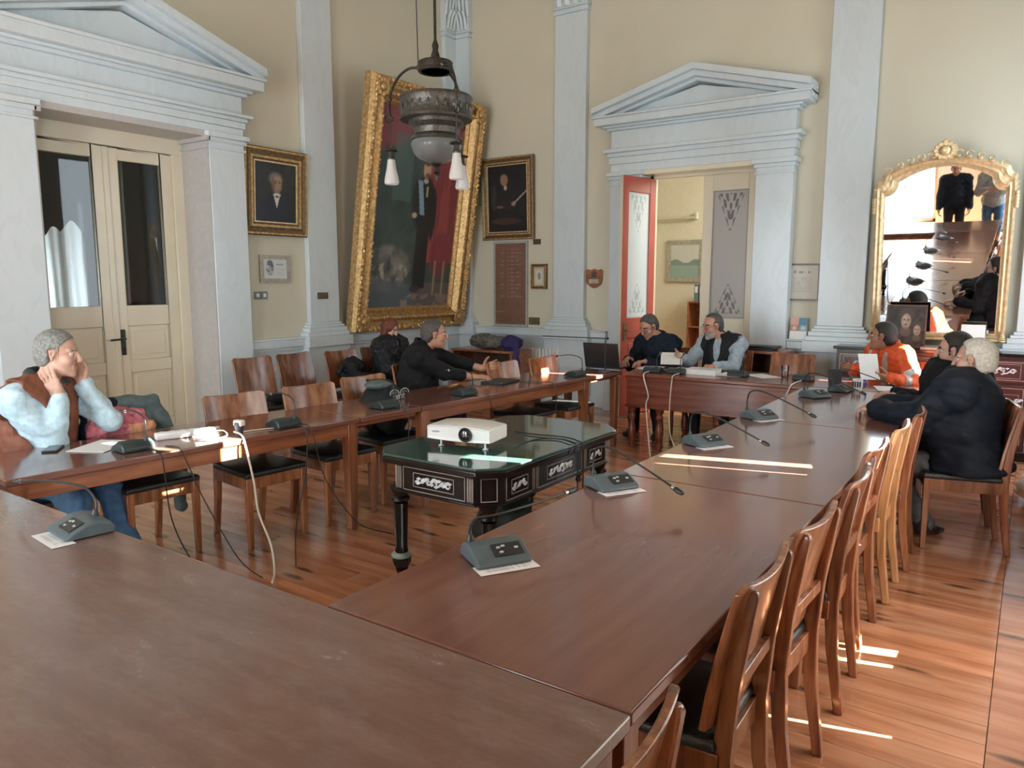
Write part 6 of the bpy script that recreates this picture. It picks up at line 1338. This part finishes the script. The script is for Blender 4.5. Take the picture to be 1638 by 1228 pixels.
# 3 man in the black sweater turned to the far end
person('dark-haired man in a black sweater reaching over his laptop', (-4.52, 4.93, 0.55), 0.52, 0.26, (0.72, 0.03, 0.0), {'R': ((-4.02, 5.20, 0.80), (.72, .62, .02), (-.2, .2, -1), 22), 'L': ((-3.98, 5.42, 0.835), (.86, .35, .25), (.5, -.8, .2), 18)},
       {'L': ft_(-4.0, 5.15, 1, .2), 'R': ft_(-4.02, 4.85, 1, -.1)}, SK1, {'name': 'sweater', 'm': F_black, 't': 0.024, 'fr': 50, 'neck': 0.004}, F_dark, headc=(-4.33, 5.05, 1.175), hair={'m': HS, 't': 0.009, 'front': 0.055, 'side': 1}, collar=(0.020, 0.035), bulk=0.045, sleeve=0.55, shw=0.20, seed=6, elb={'R': (-.2, -.5, -1), 'L': (.2, .7, -.8)})
# 4 man in the navy sweater at the desk, reading
person('grey-haired man in a navy sweater and glasses looking down at papers', (-3.33, 7.72, 0.525), -PI/2-0.1, 0.26, (-PI/2-0.35, 0.48, 0.0), {'R': ((-3.54, 7.30, 0.81), (.10, -1, -.1), (0.6, 0, -1), 35), 'L': ((-3.30, 7.26, 0.80), (-.55, -.8, 0), (0, 0, -1), 25)},
       {'L': ft_(-3.15, 7.25, .1, -1), 'R': ft_(-3.45, 7.28, -.1, -1)}, SK1, {'name': 'sweater', 'm': F_navy, 't': 0.022, 'neck': 0.005}, F_dark, headc=(-3.42, 7.55, 1.15), hair={'m': HS, 't': 0.010, 'front': 0.055}, collar=(0.016, 0.03), glasses=plain('reddish spectacle frame', (0.20, 0.03, 0.03), 0.3), bulk=0.03, sleeve=0.95, seed=8)
# 5 bearded man in a vest
person('bearded man with glasses in a black vest and striped shirt', (-2.64, 7.76, 0.535), -PI/2-0.1, 0.20, (-PI/2-0.62, 0.22, 0.0), {'R': ((-2.93, 7.30, 0.86), (-.2, -.95, 0.05), (0.75, .2, .6), 40), 'L': ((-2.55, 7.22, 0.80), (-.75, -.65, 0), (-.2, .1, -1), 60)},
       {'L': ft_(-2.45, 7.3, .1, -1), 'R': ft_(-2.78, 7.28, -.1, -1)}, SK1, {'name': 'shirt', 'm': F_shirt2, 't': 0.020, 'neck': 0.006}, F_dark, headc=(-2.72, 7.58, 1.18), hair={'m': HS, 't': 0.007, 'front': 0.035, 'rec': 0.9}, beard=plain('grey beard', (0.36, 0.34, 0.31), 0.7, var=0.3, bump=.5, bscale=200), vest={'m': F_vblack, 't': 0.038, 'vee': 1, 'fr': 45}, glasses=M_specs, bulk=0.03, sleeve=0.95, seed=10)
# 6 man in the hi-vis jacket
def hvfn(nb, ft, lt, s2, hd, sh):
    def fn(P):
        mi = np.zeros(len(P), np.int32); q = P-nb; z = q@s2; y = q@lt; x = q@ft; tors = np.abs(y) < 0.20
        mi[(np.abs(z+0.30) < 0.028) & tors] = 1; mi[(np.abs(z+0.44) < 0.028) & tors] = 1; mi[(np.abs(np.abs(y)-0.115) < 0.024) & (z > -0.30) & (z < 0.0)] = 1
        for k in 'LR':
            E, W = hd[k]; a = sh[k]; d = E-a; t = (P-a)@d/(d@d); r = np.linalg.norm(P-(a+np.clip(t, 0, 1)[:,None]*d), axis=1); mi[(np.abs(t-.62) < .09) & (r < .09)] = 1; d = W-E; t = (P-E)@d/(d@d); r = np.linalg.norm(P-(E+np.clip(t, 0, 1)[:,None]*d), axis=1); mi[(np.abs(t-.45) < .10) & (r < .075)] = 1
        return mi
    return fn
person('dark-haired man in an orange hi-vis jacket holding a white paper', (-0.99, 7.60, 0.525), PI+0.75, 0.20, (PI+0.12, -0.05, 0.0), {'R': ((-1.32, 7.42, 0.84), (-.7, -.6, .2), (0.6, -.5, .3), 35), 'L': ((-0.98, 7.16, 0.80), (-.8, -.5, 0.1), (-.4, .7, .3), 40)},
       {'L': ft_(-1.1, 7.2, -.6, -1), 'R': ft_(-1.4, 7.4, -1, -.6)}, SK3, {'name': 'hi_vis_jacket', 'm': F_hv, 't': 0.032, 'vee': 0.02, 'neck': 0.016}, F_dark, headc=(-1.10, 7.44, 1.145), hair={'m': HD, 't': 0.012, 'front': 0.062, 'side': 1}, collar=(0.020, 0.03), topmats=[F_hv, F_band], topfn=hvfn, sleeve=0.95, bulk=0.025, seed=12)
# 7 dark-haired woman beyond the white-haired man
person('dark-haired woman in black, half hidden behind the white-haired man', (-0.42, 5.95, 0.56), PI+0.1, 0.16, (PI+0.05, 0.05, 0.0), {'R': ((-0.80, 6.15, 0.81), (-.9, -.3, 0), (0, 0, -1), 30), 'L': ((-0.72, 5.80, 0.83), (-.8, .5, .1), (0, .3, -1), 35)},
       {'L': ft_(-0.85, 5.85, -1, 0), 'R': ft_(-0.85, 6.08, -1, 0)}, SK2, {'name': 'jacket', 'm': F_black, 't': 0.030, 'neck': 0.012}, F_dark, headc=(-0.42, 5.88, 1.17), hair={'m': HD, 't': 0.016, 'front': 0.055, 'low': -0.10, 'side': 1}, collar=(0.022, 0.03), sleeve=0.95, shw=0.17, sc=0.97, seed=14)
# 8 white-haired man, back to us
person('white-haired man in a dark navy coat sitting sideways, back to the camera', (-0.27, 5.36, 0.535), PI-0.15, 0.10, (PI-0.20, 0.06, 0.0), {'L': ((-0.78, 5.30, 0.815), (-.95, .15, 0), (0.1, .2, -1), 40), 'R': ((-0.75, 5.50, 0.815), (-.95, .1, 0), (0, 0, -1), 40)},
       {'L': ((-0.47, 5.34, 0.10), (0.4, 0.8, -0.1)), 'R': ft_(-0.55, 5.55, -.6, .8)}, SK2, {'name': 'coat', 'm': F_coat, 't': 0.048, 'fr': 48, 'skirt': 0.08, 'neck': 0.012, 'cut': 0.478}, F_grey, headc=(-0.27, 5.33, 1.165), hair={'m': HW, 't': 0.011, 'front': 0.045, 'low': -0.07, 'side': 1}, collar=(0.036, 0.03), bulk=0.075, sleeve=0.97, shw=0.20, seed=16, knees={'L': (-1, 0, .6), 'R': (-1, 0, .6)}, folds=0.008)
# two people standing behind the camera, who show only in the gilt mirror
F_pale = fabric('pale grey jacket', (0.40, 0.43, 0.45))
person('standing person in blue jeans and a pale jacket, seen only in the gilt mirror', (-0.80, -0.80, 0.925), PI/2, 0.06, (PI/2+0.2, 0.2, 0), {'L': ((-0.92, -0.45, 1.20), (.5, .8, .2), (.3, -.3, -1), 35), 'R': ((-0.68, -0.45, 1.20), (-.5, .8, .2), (-.3, -.3, -1), 35)}, {'L': ft_(-0.91, -0.80, -.1, 1), 'R': ft_(-0.69, -0.80, .1, 1)}, SK1, {'name': 'jacket', 'm': F_pale, 't': 0.034}, F_jean, hair={'m': HD}, collar=(0.02, 0.03), sleeve=0.95, bulk=0.02, seed=20)
person('standing person in dark clothes behind the near table, seen only in the gilt mirror', (-1.45, -0.72, 0.925), PI/2, 0.04, (PI/2-0.1, 0.1, 0), {'L': ((-1.72, -0.62, 0.82), (0, .3, -1), (1, 0, 0), 30), 'R': ((-1.18, -0.62, 0.82), (0, .3, -1), (-1, 0, 0), 30)}, {'L': ft_(-1.56, -0.72, -.1, 1), 'R': ft_(-1.34, -0.72, .1, 1)}, SK1, {'name': 'jacket', 'm': F_navy, 't': 0.036}, F_dark, hair={'m': HS}, collar=(0.02, 0.03), sleeve=0.95, bulk=0.03, seed=22)
# papers in hands
papersheet('pale card lying on the seat of the fourth chair of the right row', (-0.62, 3.52, 0.487), 0.5, 0.10, 0.15)
papersheet('white sheet held up by the bearded man', (-2.98, 7.14, 0.86), 0.4, .21, .28, 1, 0.35)
papersheet('white folded paper held by the man in the hi-vis jacket', (-1.14, 7.10, 0.90), 0.5, .16, .24, 1, 1.1)

# ---------------------------------------------------------------- coats and bags
def soft(name, label, cat, F, mats, folds, parts=(), matfn=None):
    o = put(name, F.build(name, mats, folds=folds, matfn=matfn)); tag(o, label, cat)
    for nm, f2, m2, fo in parts: put(nm, f2.build(nm, m2, folds=fo), o)
    return o
F_slate = fabric('slate grey jacket', (0.11, 0.16, 0.17)); F_pink = fabric('pink patterned scarf', (0.45, 0.14, 0.17), var=0.5); F_skin = fabric('peach lining', (0.62, 0.30, 0.17)); F_purple = fabric('purple fleece', (0.045, 0.032, 0.12)); F_fur = fabric('grey brown fur', (0.16, 0.15, 0.13), var=.5, bump=.8, bscale=90); F_denim2 = fabric('faded denim', (0.16, 0.24, 0.33))
cx, cy = -4.56, 2.36
F = Field(0.011); F.cone((cx, cy-.20, .885), (cx+.02, cy+.20, .885), .045, .045, .04); F.ell((cx-.04, cy, .68), (.055, .25, .24), None, .05); F.ell((cx+.05, cy+.02, .72), (.045, .235, .20), None, .05); F.cone((cx+.06, cy+.22, .80), (cx+.16, cy+.26, .45), .05, .045, .04); F.cone((cx+.16, cy+.26, .45), (cx+.18, cy+.25, .22), .045, .04, .03)
soft('jacket', 'slate grey and navy jacket hung over the chair beside the orange vest', 'jacket', F, [F_slate, F_navy], (0.010, 42, 3), matfn=lambda P: (P[:,1] < cy-0.06+0.1*(P[:,2]-.8)).astype(np.int32))
F = Field(0.009); F.ell((cx+.14, cy-.10, .80), (.06, .16, .10), None, .04); F.cone((cx+.15, cy-.22, .80), (cx+.19, cy-.26, .55), .045, .04, .04); F.ell((cx+.18, cy+.02, .76), (.05, .10, .055), None, .03); F.cone((cx+.15, cy+.04, .85), (cx+.13, cy-.20, .86), .035, .03, .03)
soft('scarf', 'pink patterned scarf bunched over the draped chair', 'scarf', F, [F_pink, F_skin], (0.009, 60, 5), matfn=lambda P: ((P[:,2] < .80) & (P[:,1] > cy-.06)).astype(np.int32))
# backpack on the chair by the third left microphone
F = Field(0.010); F.ell((-4.05, 4.10, .68), (.13, .21, .21), None, .04); F.ell((-3.93, 4.10, .62), (.06, .17, .14), None, .04)
F2 = Field(0.009); F2.ell((-4.03, 4.04, .865), (.09, .12, .035), None, .03)
bpk = soft('backpack', 'dark backpack with a pale owl-eyed logo sitting on a chair', 'backpack', F, fabric('dark slate nylon', (0.018, 0.022, 0.026), 0.55), (0.007, 40, 7), [('top_flap', F2, fabric('grey flap', (0.13, 0.16, 0.16), 0.5), (0.003, 40, 1))])
g = MB(); Mx = Matrix.Translation((-3.895, 4.13, 0.80)) @ Matrix.Rotation(PI/2+LR*0-0.0, 4, 'Z')
for s in (-1, 1):
    g.tube([Mx @ Vector((s*.055+.045*math.cos(a), 0, .03*math.sin(a))) for a in np.linspace(-.2, PI+.2, 12)], .0045, 5); g.tube([Mx @ Vector((s*.055+.02*math.cos(a), 0, .012*math.sin(a))) for a in np.linspace(0, PI, 8)], .003, 5)
def stroke(*p): g.tube([Mx @ Vector((x, 0, z)) for x, z in p], .0038, 5)
for x0 in (-.062, -.002): stroke((x0, -.045), (x0, -.012)); stroke((x0, -.02), (x0+.012, -.012), (x0+.026, -.014), (x0+.03, -.045))
stroke((-.024, -.03), (-.006+-.004, -.028), (-.010, -.016), (-.02, -.013), (-.026, -.03), (-.018, -.044), (-.008, -.043)); stroke((.045, -.005), (.045, -.04), (.058, -.045)); stroke((.036, -.014), (.058, -.014))
obj('logo', g, plain('pale print', (.36, .38, .38), .5), bpk)
F = Field(0.010); F.ell((-5.94, 5.58, .70), (.07, .20, .14), None, .05); F.ell((-5.74, 5.52, .57), (.22, .22, .11), None, .06); F.cone((-5.86, 5.46, .76), (-5.60, 5.36, .64), .055, .05, .03); F.cone((-5.6, 5.36, .64), (-5.5, 5.5, .5), .05, .045, .03)
soft('jacket', 'black jacket heaped over the wall chair before the red-haired woman', 'jacket', F, F_puff, (0.010, 48, 9))
F = Field(0.010); F.ell((-5.85, 4.60, .535), (.14, .16, .045), None, .03); F.cone((-5.8, 4.45, .55), (-5.75, 4.78, .57), .03, .03, .03)
soft('bag', 'flat black bag on the wall chair nearest the glazed door', 'bag', F, F_black, (0.006, 50, 2))
F = Field(0.011); F.ell((-5.92, 8.06, .83), (.17, .30, .09), rot((0,0,1), 1.4), .05); F.ell((-6.05, 8.02, .86), (.13, .16, .07), None, .05)
soft('coat', 'grey fur-trimmed coat heaped on the corner cabinet', 'coat', F, F_fur, (0.012, 50, 4))
F = Field(0.011); F.ell((-5.60, 8.08, .83), (.13, .17, .10), None, .05); F.cone((-5.5, 8.0, .86), (-5.42, 7.93, .50), .06, .045, .05)
soft('jacket', 'purple jacket hanging off the right end of the corner cabinet', 'jacket', F, F_purple, (0.010, 50, 8))
F = Field(0.010); F.ell((-2.50, 3.55, .17), (.20, .15, .175), rot((0,0,1), -.5), .05); F.cone((-2.62, 3.50, .31), (-2.40, 3.62, .33), .03, .03, .05); F.half((0, 0, 0.004), (0, 0, -1))
soft('bag', 'black bag standing on the floor under the green glass table', 'bag', F, fabric('dark green black nylon', (0.014, 0.02, 0.018), .55), (0.008, 40, 6))
F = Field(0.010); F.ell((0.16, 6.75, .12), (.13, .20, .14), None, .05); F.cone((0.06, 6.6, .12), (0.24, 6.92, .16), .07, .06, .05); F.half((0, 0, 0.004), (0, 0, -1))  # white shape added for the bright sun patch on the floor
soft('bag', 'white shape put in for a sun patch on the floor by the right wall', 'bag', F, plain('sun patch white', (.80, .82, .80), .35, var=.04), (0.012, 55, 6))
F = Field(0.010); F.ell((0.16, 6.80, .36), (.12, .18, .11), None, .05)
soft('bag', 'dark bag on top of the white one by the right wall', 'bag', F, F_puff, (0.008, 45, 3))
F = Field(0.010); F.ell((-4.12, 2.33, .40), (.03, .15, .05), None, .02)
